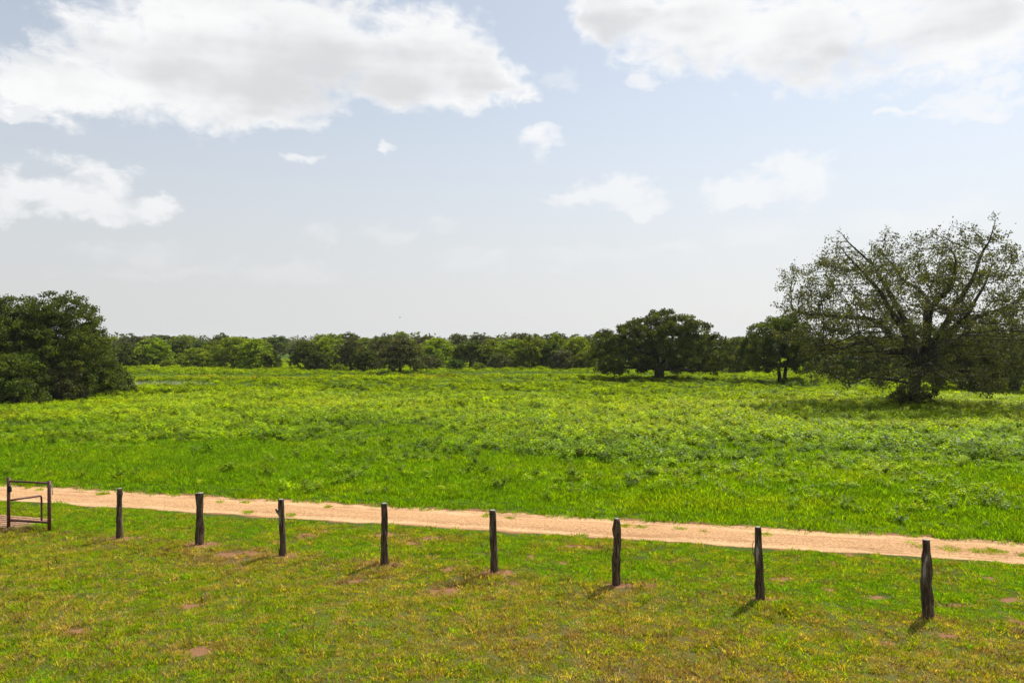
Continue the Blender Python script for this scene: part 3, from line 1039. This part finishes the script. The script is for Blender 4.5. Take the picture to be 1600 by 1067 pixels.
def open_oak():
    r = np.random.default_rng(77)
    ox, oy = at_depth(1428, 58.0), 58.0
    # envelope: broad dome, drooping rim
    n_at = 3500
    A = []
    while len(A) < n_at:
        p = r.uniform(-1, 1, 3)
        q = p.dot(p)
        if q > 1: continue
        if q < 0.10 and r.uniform() < 0.7: continue
        x_, y_, z_ = p[0] * 10.9 - 0.2, p[1] * 9.0, 4.6 + p[2] * 9.3
        # bumpy outline
        if q > (0.80 + 0.25 * float(vnoise(np.array([p[0] * 2.6]), np.array([p[1] * 2.6]), np.array([p[2] * 2.6]), 5)[0])) ** 2 * 1.35: continue
        if z_ < 0.9 + 0.5 * r.uniform(): continue
        if z_ < 3.4 and math.hypot(x_, y_) < 3.2: continue
        # thinner low down
        if z_ < 4.2 and math.hypot(x_, y_) > 7.6: continue
        if z_ < 2.0 and r.uniform() < 0.6: continue
        A.append((x_, y_, z_))
    A = np.array(A)
    trunk = [(0, 0, -0.3), (0.02, 0, 0.3), (0.05, 0, 0.9), (0.08, 0.05, 1.5), (0.12, 0.05, 2.1)]
    # main limbs (column, row in the photograph at the trunk's depth; depth offset of the end)
    LIMBS = [([(1417, 543), (1383, 509), (1342, 502), (1291, 492), (1258, 489)], 1.5), ([(1409, 522), (1382, 495), (1355, 462), (1325, 431), (1281, 404)], -4.0),
             ([(1433, 522), (1416, 482), (1403, 445), (1379, 408), (1345, 367)], 3.5), ([(1446, 522), (1436, 485), (1448, 460), (1442, 431), (1423, 400)], -5.5),
             ([(1460, 519), (1467, 482), (1473, 462), (1453, 418), (1436, 387)], 5.5), ([(1463, 522), (1487, 482), (1504, 445), (1514, 404), (1517, 354)], -2.5),
             ([(1470, 549), (1504, 516), (1544, 482), (1571, 445), (1585, 404)], 3.0), ([(1472, 552), (1517, 506), (1548, 485), (1585, 472), (1625, 460)], -2.0),
             ([(1409, 556), (1349, 543), (1298, 539), (1247, 550)], -3.0), ([(1474, 553), (1517, 536), (1560, 532), (1610, 545)], 3.5),
             ([(1440, 540), (1432, 520), (1425, 510), (1415, 500)], -8.0), ([(1450, 540), (1460, 525), (1470, 510), (1480, 495)], 8.0)]
    kk = 58.0 / FPX
    nd_, pr_, lim_r = [np.array(q, float) for q in trunk], [-1, 0, 1, 2, 3], {}
    for li, (pts_, ye) in enumerate(LIMBS):
        pp = [np.array(trunk[4], float)] + [np.array([(a_ - 1428) * kk, ye * ((q_ + 1) / len(pts_)) ** 1.2, (638 - b_) * kk]) for q_, (a_, b_) in enumerate(pts_)]
        prev = 4
        tot = sum(np.linalg.norm(pp[q_ + 1] - pp[q_]) for q_ in range(len(pp) - 1)); run = 0
        for q_ in range(len(pp) - 1):
            L_ = np.linalg.norm(pp[q_ + 1] - pp[q_]); m_ = max(1, int(L_ / 0.42))
            for w_ in range(1, m_ + 1):
                p_ = pp[q_] + (pp[q_ + 1] - pp[q_]) * w_ / m_
                am = 0.40 * min(1.0, run / 2.5)
                nd_.append(p_ + am * np.array([float(vnoise(np.array([run * .55 + 9 * li]), np.array([c_ * 5.0]), None, 3)[0]) for c_ in (1, 2, 3)]))
                pr_.append(prev); prev = len(nd_) - 1
                run += L_ / m_
                lim_r[prev] = 0.33 * (1 - run / tot) ** 1.0 + 0.022
    nodes, par = colonise(A, (nd_, pr_), 0.42, 5.5, 0.75, 70, (0, 0, 0.13), 0.20, 7)
    mb, rad, kids = branches_from(nodes, par, 0.020, 2.2, 0.85, 9, lim_r)
    root = empty('open_oak_tree', (ox, oy, float(h_ground(ox, oy))))
    tag(root, 'huge spreading oak with thin leaves and bare dark limbs showing against the sky', 'tree')
    # root flare
    new_obj('trunk', mb.mesh('open_oak_limbs', M_bark), root)
    # twigs + leaf clumps
    tips = np.where(rad < 0.06)[0]
    C, T = [], []
    tw = MB()
    for k in tips:
        p = nodes[k]
        zf = p[2] / 14.0
        nz_ = float(vnoise(np.array([p[0] * .55]), np.array([p[1] * .55]), np.array([p[2] * .55]), 9)[0])
        edge = 1.0 if not kids[k] else 0.38
        cnt = int(max(0, (52 if zf > 0.32 else 64) * edge * (0.85 + 1.0 * nz_) + r.normal(0, 2)))
        for q in range(2 if not kids[k] else 1):
            dv = r.normal(0, 1, 3) + np.array([0, 0, 0.5]) + 0.7 * p / (np.linalg.norm(p) + .1)
            dv /= np.linalg.norm(dv)
            L_ = r.uniform(0.25, 0.65)
            V, Q_, T_ = tube([p, p + dv * L_ * .5 + r.normal(0, .04, 3), p + dv * L_], [0.014, 0.011, 0.006], 3, False)
            tw.add(V, Q_)
            m_ = cnt // (2 if not kids[k] else 1)
            if m_ > 0:
                tt = r.uniform(0.2, 1.0, m_)
                C.append(p + dv * L_ * tt[:, None] + r.normal(0, 0.17, (m_, 3)))
                T.append(np.clip(r.normal(0.5, 0.12) + r.normal(0, 0.2, m_), 0, 1))
    new_obj('twigs', tw.mesh('open_oak_twigs', M_bark), root)
    C, T = np.concatenate(C), np.concatenate(T)
    V, F, tt = leaf_quads(C, 0.16, T, r)
    new_obj('crown', mesh_np('open_oak_leaves', V, F, M_oakleaf, False, {'tint': tt}), root)
    # dark shoots round the foot of the trunk
    sl = [(1.0 * math.cos(a_) * q_, 0.8 * math.sin(a_) * q_, 0.5 + 0.25 * k_ % 0.6, .6, .6, .5) for k_, (a_, q_) in enumerate(zip(np.linspace(0, 6, 8), [1.1, .8, 1.2, 1, .9, 1.3, 1, .8]))]
    sl.append((-1.5, -0.4, 0.5, .7, .6, .5))
    new_obj('basal_shoots', lobed_crown('basal_shoots', sl, M_oakleaf, 5000, 0.14, 5, 0.25), root)
    print('open oak nodes', len(nodes), 'leaves', len(C))


open_oak()


def dense_tree(name, label, px, d, lobes, mat, n_leaf, size, seed, trunk_h, trunk_r, clump=0.4, n_limbs=8, group=None, trunks=1):
    ox = at_depth(px, d)
    root = empty(name, (ox, d, float(h_ground(ox, d))))
    tag(root, label, 'tree', group)
    new_obj('trunk', limb_mesh(name + '_limbs', None, M_bark, seed, trunk_h, trunk_r, lobes, n_limbs, 0.05, trunks), root)
    new_obj('crown', lobed_crown(name + '_leaves', lobes, mat, n_leaf, size, seed, clump), root)
    return root


# the dense round oak in the middle of the meadow: lobes given as photo column, row, radius at its depth
def px_lobes(lst, px0, d, base_row, depth, seed):
    r = np.random.default_rng(seed)
    k = d / FPX
    L = []
    for (cx, cy, rr) in lst:
        for side in (-1, 1):
            yy = side * depth * r.uniform(0.15, 0.75) * (0.5 + 0.5 * min(1.0, (cy - 470) / 100))
            L.append(((cx - px0) * k, yy, max(0.6, (base_row - cy) * k), rr * k, rr * k * 1.05, rr * k * 0.85))
    return L


MID = [(1035, 507, 26), (1010, 515, 24), (1062, 512, 24), (985, 528, 27), (1085, 522, 24), (960, 545, 26), (945, 535, 20), (938, 562, 20), (1108, 545, 24),
       (1120, 565, 18), (1040, 540, 34), (1000, 555, 30), (975, 570, 22), (1065, 555, 30), (1095, 568, 22), (1015, 570, 20), (1055, 574, 16), (950, 575, 15), (1112, 574, 14), (965, 578, 12), (1098, 578, 11)]
dense_tree('round_oak_tree', 'dense dark round-topped oak standing alone in the open meadow', 1030, 98.0, px_lobes(MID, 1030, 98.0, 594, 6.0, 3), M_dense, 66000, 0.25, 31, 1.6, 0.62, 0.5, 12)

SML = [(1215, 515, 20), (1190, 525, 20), (1240, 522, 20), (1175, 545, 18), (1215, 545, 24), (1250, 545, 22), (1195, 562, 18), (1235, 562, 20), (1172, 568, 12), (1262, 565, 16), (1182, 574, 12), (1200, 576, 12), (1245, 574, 13), (1262, 578, 11), (1168, 555, 13), (1228, 505, 12)]
dense_tree('small_oak_tree', 'small forked oak beside the huge spreading oak, its slim twin trunks bare below', 1222, 92.0, px_lobes(SML, 1222, 92.0, 598, 3.2, 4), M_dense, 44000, 0.21, 32, 2.0, 0.30, 0.42, 9, trunks=2)

# oak motte at the left edge
def left_tree(px, d, rad, hgt, n, seed, label, nl, mat=M_dense, name='live_oak_tree', size=0.17):
    return dense_tree(name, label, px, d, dome_lobes(rad, hgt, n, seed, 0.07, 0.36), mat, nl, size, seed, hgt * 0.28, hgt * 0.05, 0.36, 8, 'live oaks in the dense motte')


left_tree(92, 66, 4.4, 9.1, 30, 41, 'tallest dense live oak of the dark motte beside the pond', 60000)
left_tree(18, 64.5, 4.3, 8.6, 30, 49, 'second tallest live oak of the dark motte, pressed against the tallest', 50000)
left_tree(-62, 63, 5.0, 8.4, 34, 42, 'dense live oak on the outer side of the tallest oak in the motte', 44000)
left_tree(130, 70, 3.2, 5.4, 22, 43, 'low live oak leaning out of the dark motte towards the pond', 28000)
left_tree(20, 60, 2.6, 4.3, 18, 44, 'low leafy oak at the front foot of the dark motte', 18000)
left_tree(178, 71, 1.7, 2.6, 12, 45, 'small round thicket oak ending the dark motte by the pond', 9000)
left_tree(95, 63.5, 2.0, 3.4, 14, 46, 'knee of oak scrub between the motte\'s low oaks, greyer than the rest', 12000, M_grey)

# dark oaks behind the big open oak
for (px, d, rad, hgt, n, seed, lab) in [
        (1500, 78, 4.2, 5.6, 26, 51, 'dark grey-green oak directly behind the huge spreading oak'),
        (1585, 76, 5.2, 8.2, 34, 52, 'tall dark oak behind the huge oak\'s right-hand limbs, cut by the frame'),
        (1545, 84, 4.4, 6.4, 26, 53, 'middle dark oak in the clump behind the huge oak\'s right-hand limbs')]:
    dense_tree('background_oak_tree', lab, px, d, dome_lobes(rad, hgt, n, seed, 0.10, 0.30), M_grey, 22000, 0.21, seed, hgt * .28, hgt * .05, 0.42, 8, 'dark oaks behind the huge oak')

# far tree line: prototypes of unit size, copied as individuals
PROTO = {}
for kind, mat, cnt in (('dark', M_dense, 4), ('bright', M_bright, 4), ('grey', M_grey, 4), ('bush', M_bright, 1)):
    PROTO[kind] = []
    for k in range(cnt):
        sd_ = 600 + 10 * len(PROTO) + k
        lb = dome_lobes(3.3, 5.6, (28, 17, 22, 13)[k], sd_, (0.10, 0.16, 0.08, 0.2)[k], (0.30, 0.38, 0.33, 0.42)[k])
        PROTO[kind].append((limb_mesh('tree_limbs', None, M_bark, sd_, 1.5, 0.22, lb, 6),
                            lobed_crown('tree_leaves', lb, mat, 7000, 0.34, sd_, 0.42)))
LBL = {'dark': ('far_oak_tree', 'dark green live oak in the tree line across the meadow', 'dark live oaks in the far tree line'),
       'bright': ('far_elm_tree', 'light yellow-green leafy tree in the tree line across the meadow', 'light green trees in the far tree line'),
       'grey': ('far_grey_oak_tree', 'dull grey-green oak in the tree line across the meadow', 'grey oaks in the far tree line'),
       'bush': ('bush', 'low bright bush at the foot of the far tree line', 'bushes at the foot of the tree line')}


def far_tree(kind, px, halfw, top, base_row, d=None, label=None, row2=False):
    d = d or H * FPX / (base_row - HY)
    ox = at_depth(px, d)
    z = float(h_ground(ox, d))
    hgt = H - (top - HY) / FPX * d - z
    rad = halfw / FPX * d
    nm, lab, grp = LBL[kind]
    if row2:
        lab, grp = lab.replace('in the tree line across the meadow', 'rising behind the front row of the tree line'), grp.replace('in the far', 'behind the far')
    tm, cm = random.choice(PROTO[kind])
    root = empty(nm, (ox, d, z), random.uniform(0, 6.28))
    root.scale = (rad / 3.3, rad / 3.3, hgt / 5.9)
    tag(root, label or lab, 'bush' if kind == 'bush' else 'tree', None if label else grp)
    new_obj('trunk', tm, root)
    new_obj('crown', cm, root)
    return root


for t in [('grey', 160, 30, 532, 576), ('dark', 188, 26, 534, 575), ('bright', 240, 34, 528, 574), ('grey', 212, 18, 548, 574), ('dark', 280, 26, 526, 571),
          ('bright', 336, 26, 530, 573), ('bright', 365, 32, 523, 575), ('dark', 424, 16, 545, 577),
          ('bright', 512, 30, 527, 576), ('dark', 497, 22, 545, 578), ('grey', 548, 28, 526, 578), ('dark', 570, 24, 540, 579), ('grey', 592, 26, 527, 577),
          ('bright', 686, 32, 528, 574), ('grey', 672, 22, 553, 577),
          ('dark', 735, 32, 527, 574), ('bright', 768, 30, 528, 574), ('bright', 800, 30, 526, 575), ('grey', 782, 20, 550, 577), ('bright', 832, 30, 520, 576), ('dark', 858, 26, 530, 576),
          ('bright', 868, 28, 518, 574), ('bright', 900, 30, 522, 575), ('grey', 880, 24, 545, 577), ('dark', 935, 30, 524, 574), ('bright', 915, 22, 548, 577),
          ('dark', 1140, 26, 526, 580), ('grey', 1165, 26, 534, 582), ('dark', 1118, 30, 528, 577), ('grey', 1290, 40, 528, 585), ('dark', 1340, 40, 534, 588), ('grey', 1385, 36, 532, 590), ('dark', 1440, 40, 535, 590)]:
    far_tree(*t)
far_tree('bright', 398, 34, 529, 577, label='light green tree beside the gap that shows a bright field beyond')
far_tree('dark', 478, 26, 530, 577, label='dark live oak beside the gap that shows a bright field beyond')
far_tree('grey', 625, 40, 524, 582, label='broad brownish-grey oak standing forward of the far tree line')
far_tree('bright', 308, 30, 543, 575, label='rounded lime-green tree, lower than its neighbours in the far tree line')
far_tree('dark', 713, 15, 560, 578, label='small isolated dark bush before a gap in the far tree line')
for t in [('bush', 222, 13, 560, 575), ('bush', 262, 14, 562, 575), ('bush', 655, 12, 566, 578), ('bush', 530, 12, 568, 580), ('bush', 748, 12, 566, 577)]:
    far_tree(*t)

# second row, seen over and between the first
px = 120
while px < 1640:
    if not (432 < px < 462):
        far_tree(random.choice(['dark', 'grey', 'grey', 'bright']), px, random.uniform(24, 36), random.uniform(518, 531), 0, d=random.uniform(185, 235), row2=True)
    px += random.uniform(24, 34)

# woodland to the horizon
r = np.random.default_rng(9)
wl = []
while len(wl) < 900:
    d = math.sqrt(r.uniform(255 ** 2, 1500 ** 2))
    if r.uniform() > 300 / d: continue
    xx = r.uniform(-1, 1) * (0.643 * d * 1.15 + 10)
    hh = 4.3 + 3.6 * r.uniform() ** 1.6
    rr = r.uniform(3.2, 5.0)
    zz = float(h_ground(xx, d))
    wl.append((xx, d, zz + hh * .5, rr, rr, hh * .52))
wl = np.array(wl)
k = 90
dv = r.normal(0, 1, (len(wl), k, 3)); dv /= np.linalg.norm(dv, axis=2)[:, :, None]
C = (wl[:, None, :3] + dv * wl[:, None, 3:6] * r.uniform(0.75, 1.08, (len(wl), k, 1))).reshape(-1, 3)
V, F, tt = leaf_quads(C, 1.25, np.clip(np.repeat(r.uniform(0.2, 0.7, len(wl)), k) + r.normal(0, .1, len(C)), 0, 1), r)
tag(new_obj('far_woodland', mesh_np('far_woodland', V, F, M_grey, False, {'tint': tt})), 'distant dark woodland stretching to the horizon behind the tree line', 'woodland', kind='stuff')

# pond sliver
m, n, o = mat_new('pond_water')
p = n.add('ShaderNodeBsdfPrincipled')
p.inputs['Base Color'].default_value = (0.16, 0.17, 0.15, 1)
p.inputs['Roughness'].default_value = 0.08
n.l.new(p.outputs[0], o.inputs[0])

an = np.linspace(0, 6.283, 64, endpoint=False)
rr = 1 + 0.10 * fbm(np.cos(an) * 1.5, np.sin(an) * 1.5, octv=3, seed=15)
V = np.stack([-42 + 8.2 * rr * np.cos(an), 93 + 5.0 * rr * np.sin(an), np.full(64, -0.07)], -1)
tag(new_obj('pond', mesh_np('pond', V, np.arange(64)[None, :], m)), kind='structure')

# ---------------------------------------------------------------- fence posts
M_post = bark_mat('cedar_post', (0.022, 0.014, 0.008), (0.155, 0.105, 0.066), (34, 34, 3.5), 1.0, (0.28, 0.24, 0.20))
M_cut = bark_mat('cut_wood', (0.22, 0.20, 0.18), (0.42, 0.39, 0.36), (60, 60, 60), 0.3)
POST_LABEL = [
    'slim cedar fence post nearest the rusty pipe gate, splinters at its top',
    'cedar fence post with a forked top of two pale cut ends',
    'leaning cedar fence post with a short stub near its top',
    'plain straight cedar fence post next to the leaning one with the stub',
    'even round cedar fence post with a pale flat top, fifth from the pipe gate',
    'ragged cedar fence post with a notched, peeled top',
    'cedar fence post with loose wire dangling beside its top',
    'thickest cedar fence post, split and peeling, furthest from the pipe gate']
for k, (bx, by, tx, ty, wpx) in enumerate(FENCE):
    x, y = ground_xy(bx, by)
    hgt = (by - ty) / FPX * y
    rad = 0.93 * wpx / FPX * y / 2
    lx = (tx - bx) / FPX * y
    z0 = float(h_ground(x, y))
    r = np.random.default_rng(900 + k)
    nr_ = 26
    zs = np.linspace(-0.3, hgt - z0, nr_)
    t = np.clip(zs / hgt, 0, 1)
    wob = np.stack([0.014 * fbm(t * 3 + k, t * 0, octv=2, seed=k), 0.014 * fbm(t * 3 - k, t * 0 + 4, octv=2, seed=k + 50)], -1)
    path = np.stack([lx * t + wob[:, 0], wob[:, 1], zs], -1)
    rr = rad * (1.12 - 0.22 * t + 0.10 * fbm(t * 6 + 3 * k, t * 0, octv=3, seed=k + 20))
    rr[:9] *= np.linspace(1.15, 1.0, 9)
    if k == 5: rr[-4:] *= np.array([1.0, 0.92, 0.85, 0.72])
    if k == 6: rr[-9:] *= np.linspace(1.0, 0.80, 9)
    if k == 7: rr = rr * (1 + 0.10 * np.where((t > 0.35) & (t < 0.78), 1, 0) - 0.10 * (t > 0.8))
    mb = MB().tube(path, rr, 20, True, 30 + k, 0.46, 4.5, 3.2)
    if k == 1:    # forked
        a0 = path[18]
        mb.tube([a0 + (-.01, 0, 0), a0 + (-.045, 0, .12), a0 + (-0.085, .01, hgt - z0 - a0[2] - .01)], [rad * .55, rad * .5, rad * .42], 9, True, 3, 0.3)
    if k == 2:
        a0 = path[20]
        mb.tube([a0 + (-.02, 0, -.05), a0 + (-.10, -.01, .04), a0 + (-.135, -.01, .10)], [.045, .03, .016], 7, True, 4, 0.2)
        mb.tube([a0 + (.04, 0, .08), a0 + (.065, 0, .17)], [.018, .006], 5, True)
    if k == 0:
        a0 = path[22]
        mb.tube([a0 + (-.05, 0, 0), a0 + (-.085, 0, .09)], [.016, .005], 5, True)
        mb.tube([a0 + (.05, 0, -.03), a0 + (.09, 0, .09)], [.016, .005], 5, True)
    if k == 5:
        a0 = path[21]
        mb.tube([a0 + (-.05, -.02, -.10), a0 + (-.07, -.02, .05), a0 + (-.06, -.02, .16)], [.035, .04, .02], 7, True, 6, 0.3)
    if k == 7:
        for (q0, q1, xo) in ((5, 14, -.075), (10, 20, -.068), (6, 13, .07)):
            mb.tube([path[q0] + (xo, -.03, 0), path[(q0 + q1) // 2] + (xo * 1.12, -.035, 0), path[q1] + (xo, -.03, 0)], [.012, .03, .01], 6, True, q0, 0.3)
    root = empty('fence_post', (x, y, z0))
    tag(root, POST_LABEL[k], 'fence post', 'cedar posts of the fence')
    shaft = new_obj('shaft', mb.mesh('post_shaft', M_post, False), root)
    top = path[-1]
    V, Q_, T_ = tube([top + (0, 0, -.002), top + (0, 0, .007)], [rr[-1] * .92, rr[-1] * .84], 14, True, k, 0.12)
    new_obj('cut_end', MB().add(V, Q_, T_).mesh('post_cut_end', M_cut, False), shaft)
    if k == 1:
        tp = path[18] + np.array([-0.085, .01, hgt - z0 - path[18][2] - .01])
        V, Q_, T_ = tube([tp + (0, 0, -.004), tp + (0, 0, .007)], [rad * .40, rad * .36], 10, True)
        new_obj('cut_end', MB().add(V, Q_, T_).mesh('post_cut_end', M_cut, False), shaft)
    if k in (2, 6):
        a0 = path[21] if k == 6 else path[11]
        xo = -rad * 1.05
        P = [a0 + (xo, -.02, .0), a0 + (xo - .035, -.02, -.06), a0 + (xo - .03, -.02, -.17), a0 + (xo - .012, -.02, -.30)]
        new_obj('wire_end', MB().tube(P, [.006, .006, .006, .004], 5).mesh('post_wire', M_post), root)

# ---------------------------------------------------------------- rusty pipe gate
m, n, o = mat_new('rusty_pipe')
tcn = n.add('ShaderNodeTexCoord')
a = n.noise(tcn.outputs['Object'], 14, 5, 0.7)
c = n.mix(n.step(a, 0.35, 0.7), (0.045, 0.011, 0.008), (0.13, 0.038, 0.024))
p = n.add('ShaderNodeBsdfPrincipled')
n.l.new(c, p.inputs['Base Color'])
p.inputs['Roughness'].default_value = 0.6
p.inputs['Metallic'].default_value = 0.15
n.l.new(p.outputs[0], o.inputs[0])
M_rust = m
M_black = bark_mat('black_box', (0.012, 0.012, 0.012), (0.03, 0.03, 0.03), (20, 20, 20), 0.1)
M_steel = bark_mat('grey_rod', (0.20, 0.20, 0.19), (0.32, 0.31, 0.29), (20, 20, 20), 0.1)
gl0 = np.array([*ground_xy(13.5, 828), 0.0]); gr0 = np.array([*ground_xy(77, 832), 0.0])
gl0[2] = float(h_ground(gl0[0], gl0[1])); gr0[2] = float(h_ground(gr0[0], gr0[1]))
root = empty('pipe_gate', tuple(gl0))
tag(root, 'rust-red pipe gate frame with a bent inner pipe at the end of the fence', 'gate')
B = gr0 - gl0
up = lambda q: np.array([0, 0, q])
new_obj('gate_post', MB().tube([up(-.3), up(0.7), up(1.39)], .042, 12).mesh('gate_post', M_rust), root)
new_obj('gate_post', MB().tube([B + up(-.3), B + up(0.65), B + up(1.31)], .045, 12).mesh('gate_post', M_rust), root)
new_obj('top_rail', MB().tube([up(1.29), B * .5 + up(1.27), B + up(1.245 - 0.0)], .026, 10).mesh('top_rail', M_rust), root)
new_obj('bottom_rail', MB().tube([up(0.25), B * .5 + up(.24), B + up(.225)], .030, 10).mesh('bottom_rail', M_rust), root)
ft = np.array([*ground_xy(65, 816), 0.0]) - gl0
ft[2] = float(h_ground(ft[0] + gl0[0], ft[1] + gl0[1])) - gl0[2]
ft[2] = -gl0[2]
bt = ft + up(0.737)
dv = up(0.78) - bt
bend = [ft + up(-.15), ft + up(.3), ft + up(.60), bt + up(-.045) + dv * .008, bt + dv * .02 + up(-.012), bt + dv * .06, bt + dv * .5, bt + dv * .98]
bend[0] = ft + up(-.4)
new_obj('bent_pipe', MB().tube(bend, .026, 10).mesh('bent_pipe', M_rust), root)


def box(cx, cy, cz, sx_, sy_, sz_):
    v = np.array([(a_, b_, c_) for a_ in (-1, 1) for b_ in (-1, 1) for c_ in (-1, 1)], float)
    v[:, 2] *= 1.0
    v[v[:, 2] > 0, 0] *= 0.85
    v = v * np.array([sx_, sy_, sz_]) / 2 + np.array([cx, cy, cz])
    q = np.array([(0, 1, 3, 2), (4, 6, 7, 5), (0, 4, 5, 1), (2, 3, 7, 6), (0, 2, 6, 4), (1, 5, 7, 3)])
    return v, q


lb = MB(); lb.add(*box(.055, -.05, 1.08, .085, .07, .13)); lb.add(*box(.05, -.055, 1.155, .06, .05, .03))
new_obj('latch_box', lb.mesh('latch_box', M_black, False), root)
P = [B + (.045, -.02, 1.22), B + (.085, -.02, 1.19), B + (.092, -.02, 1.05), B + (.10, -.02, .95)]
new_obj('latch_rod', MB().tube(P, .010, 7).mesh('latch_rod', M_steel), root)

# cattle guard
m2 = bark_mat('worn_pipe', (0.33, 0.19, 0.11), (0.52, 0.33, 0.20), (10, 10, 10), 0.3)
root = empty('cattle_guard', (CG_O[0], CG_O[1], 0.0))
tag(root, 'cattle guard of worn parallel pipes lying flush with the ground beside the pipe gate', 'cattle guard')
u3 = np.array([*CG_U, 0]); v3 = np.array([*CG_V, 0])
for k in range(7):
    p0 = u3 * (0.22 - 0.03 * k) + v3 * (0.02 + 0.18 * k) + up(0.0)
    new_obj('pipe', MB().tube([p0, p0 + u3 * 1.6, p0 + u3 * 3.2], .045, 10).mesh('guard_pipe', m2), root)
for q in (0.35, 1.8, 3.2):
    p0 = u3 * q + up(-.10)
    new_obj('support_beam', MB().tube([p0 - v3 * .05, p0 + v3 * .6, p0 + v3 * 1.2], .05, 8).mesh('guard_beam', M_rust), root)

# ---------------------------------------------------------------- birds far off in the sky
M_bird = bark_mat('dark_feathers', (0.02, 0.02, 0.02), (0.04, 0.04, 0.04), (5, 5, 5), 0.0)
bv = np.array([(-.05, .28, 0), (.05, .28, 0), (.07, 0, .05), (-.07, 0, .05), (.03, -.3, 0), (-.03, -.3, 0), (.55, .02, .16), (.50, -.12, .15), (-.55, .02, .16), (-.50, -.12, .15), (0, .05, -.07),
               (1.0, -.1, .06), (-1.0, -.1, .06)])
bird_me = mesh_np('bird', bv, [np.array([(0, 1, 10), (1, 2, 10), (2, 4, 10), (4, 5, 10), (5, 3, 10), (3, 0, 10), (7, 6, 11), (8, 9, 12)]),
                               np.array([(0, 3, 2, 1), (3, 5, 4, 2), (2, 1, 6, 7), (0, 3, 9, 8)])], M_bird)
for (px, py, d) in ((497, 436, 260), (625, 496, 230), (822, 497, 320)):
    b = new_obj('bird', bird_me)
    b.location = (at_depth(px, d), d, H + (HY - py) / FPX * d)
    b.rotation_euler = (0.1, random.uniform(-.5, .5), random.uniform(0, 6))
    tag(b, 'tiny dark bird gliding high above the far tree line', 'bird', 'birds in the sky')

# ---------------------------------------------------------------- summer haze
m, n, o = mat_new('haze')
pv = n.add('ShaderNodeVolumePrincipled')
pv.inputs['Color'].default_value = (0.93, 0.95, 0.97, 1)
pv.inputs['Density'].default_value = 0.00011
pv.inputs['Anisotropy'].default_value = 0.0
n.l.new(pv.outputs[0], o.inputs['Volume'])
x0, x1, y0, y1, z0, z1 = -2600, 2600, -70, 2600, -3.5, 24.0
V = np.array([(x0, y0, z0), (x1, y0, z0), (x1, y1, z0), (x0, y1, z0), (x0, y0, z1), (x1, y0, z1), (x1, y1, z1), (x0, y1, z1)])
Q = np.array([(0, 3, 2, 1), (4, 5, 6, 7), (0, 1, 5, 4), (1, 2, 6, 5), (2, 3, 7, 6), (3, 0, 4, 7)])
hz = tag(new_obj('haze', mesh_np('haze', V, Q, m)), 'thin pale summer haze over the whole meadow and far woods', 'haze', kind='stuff')
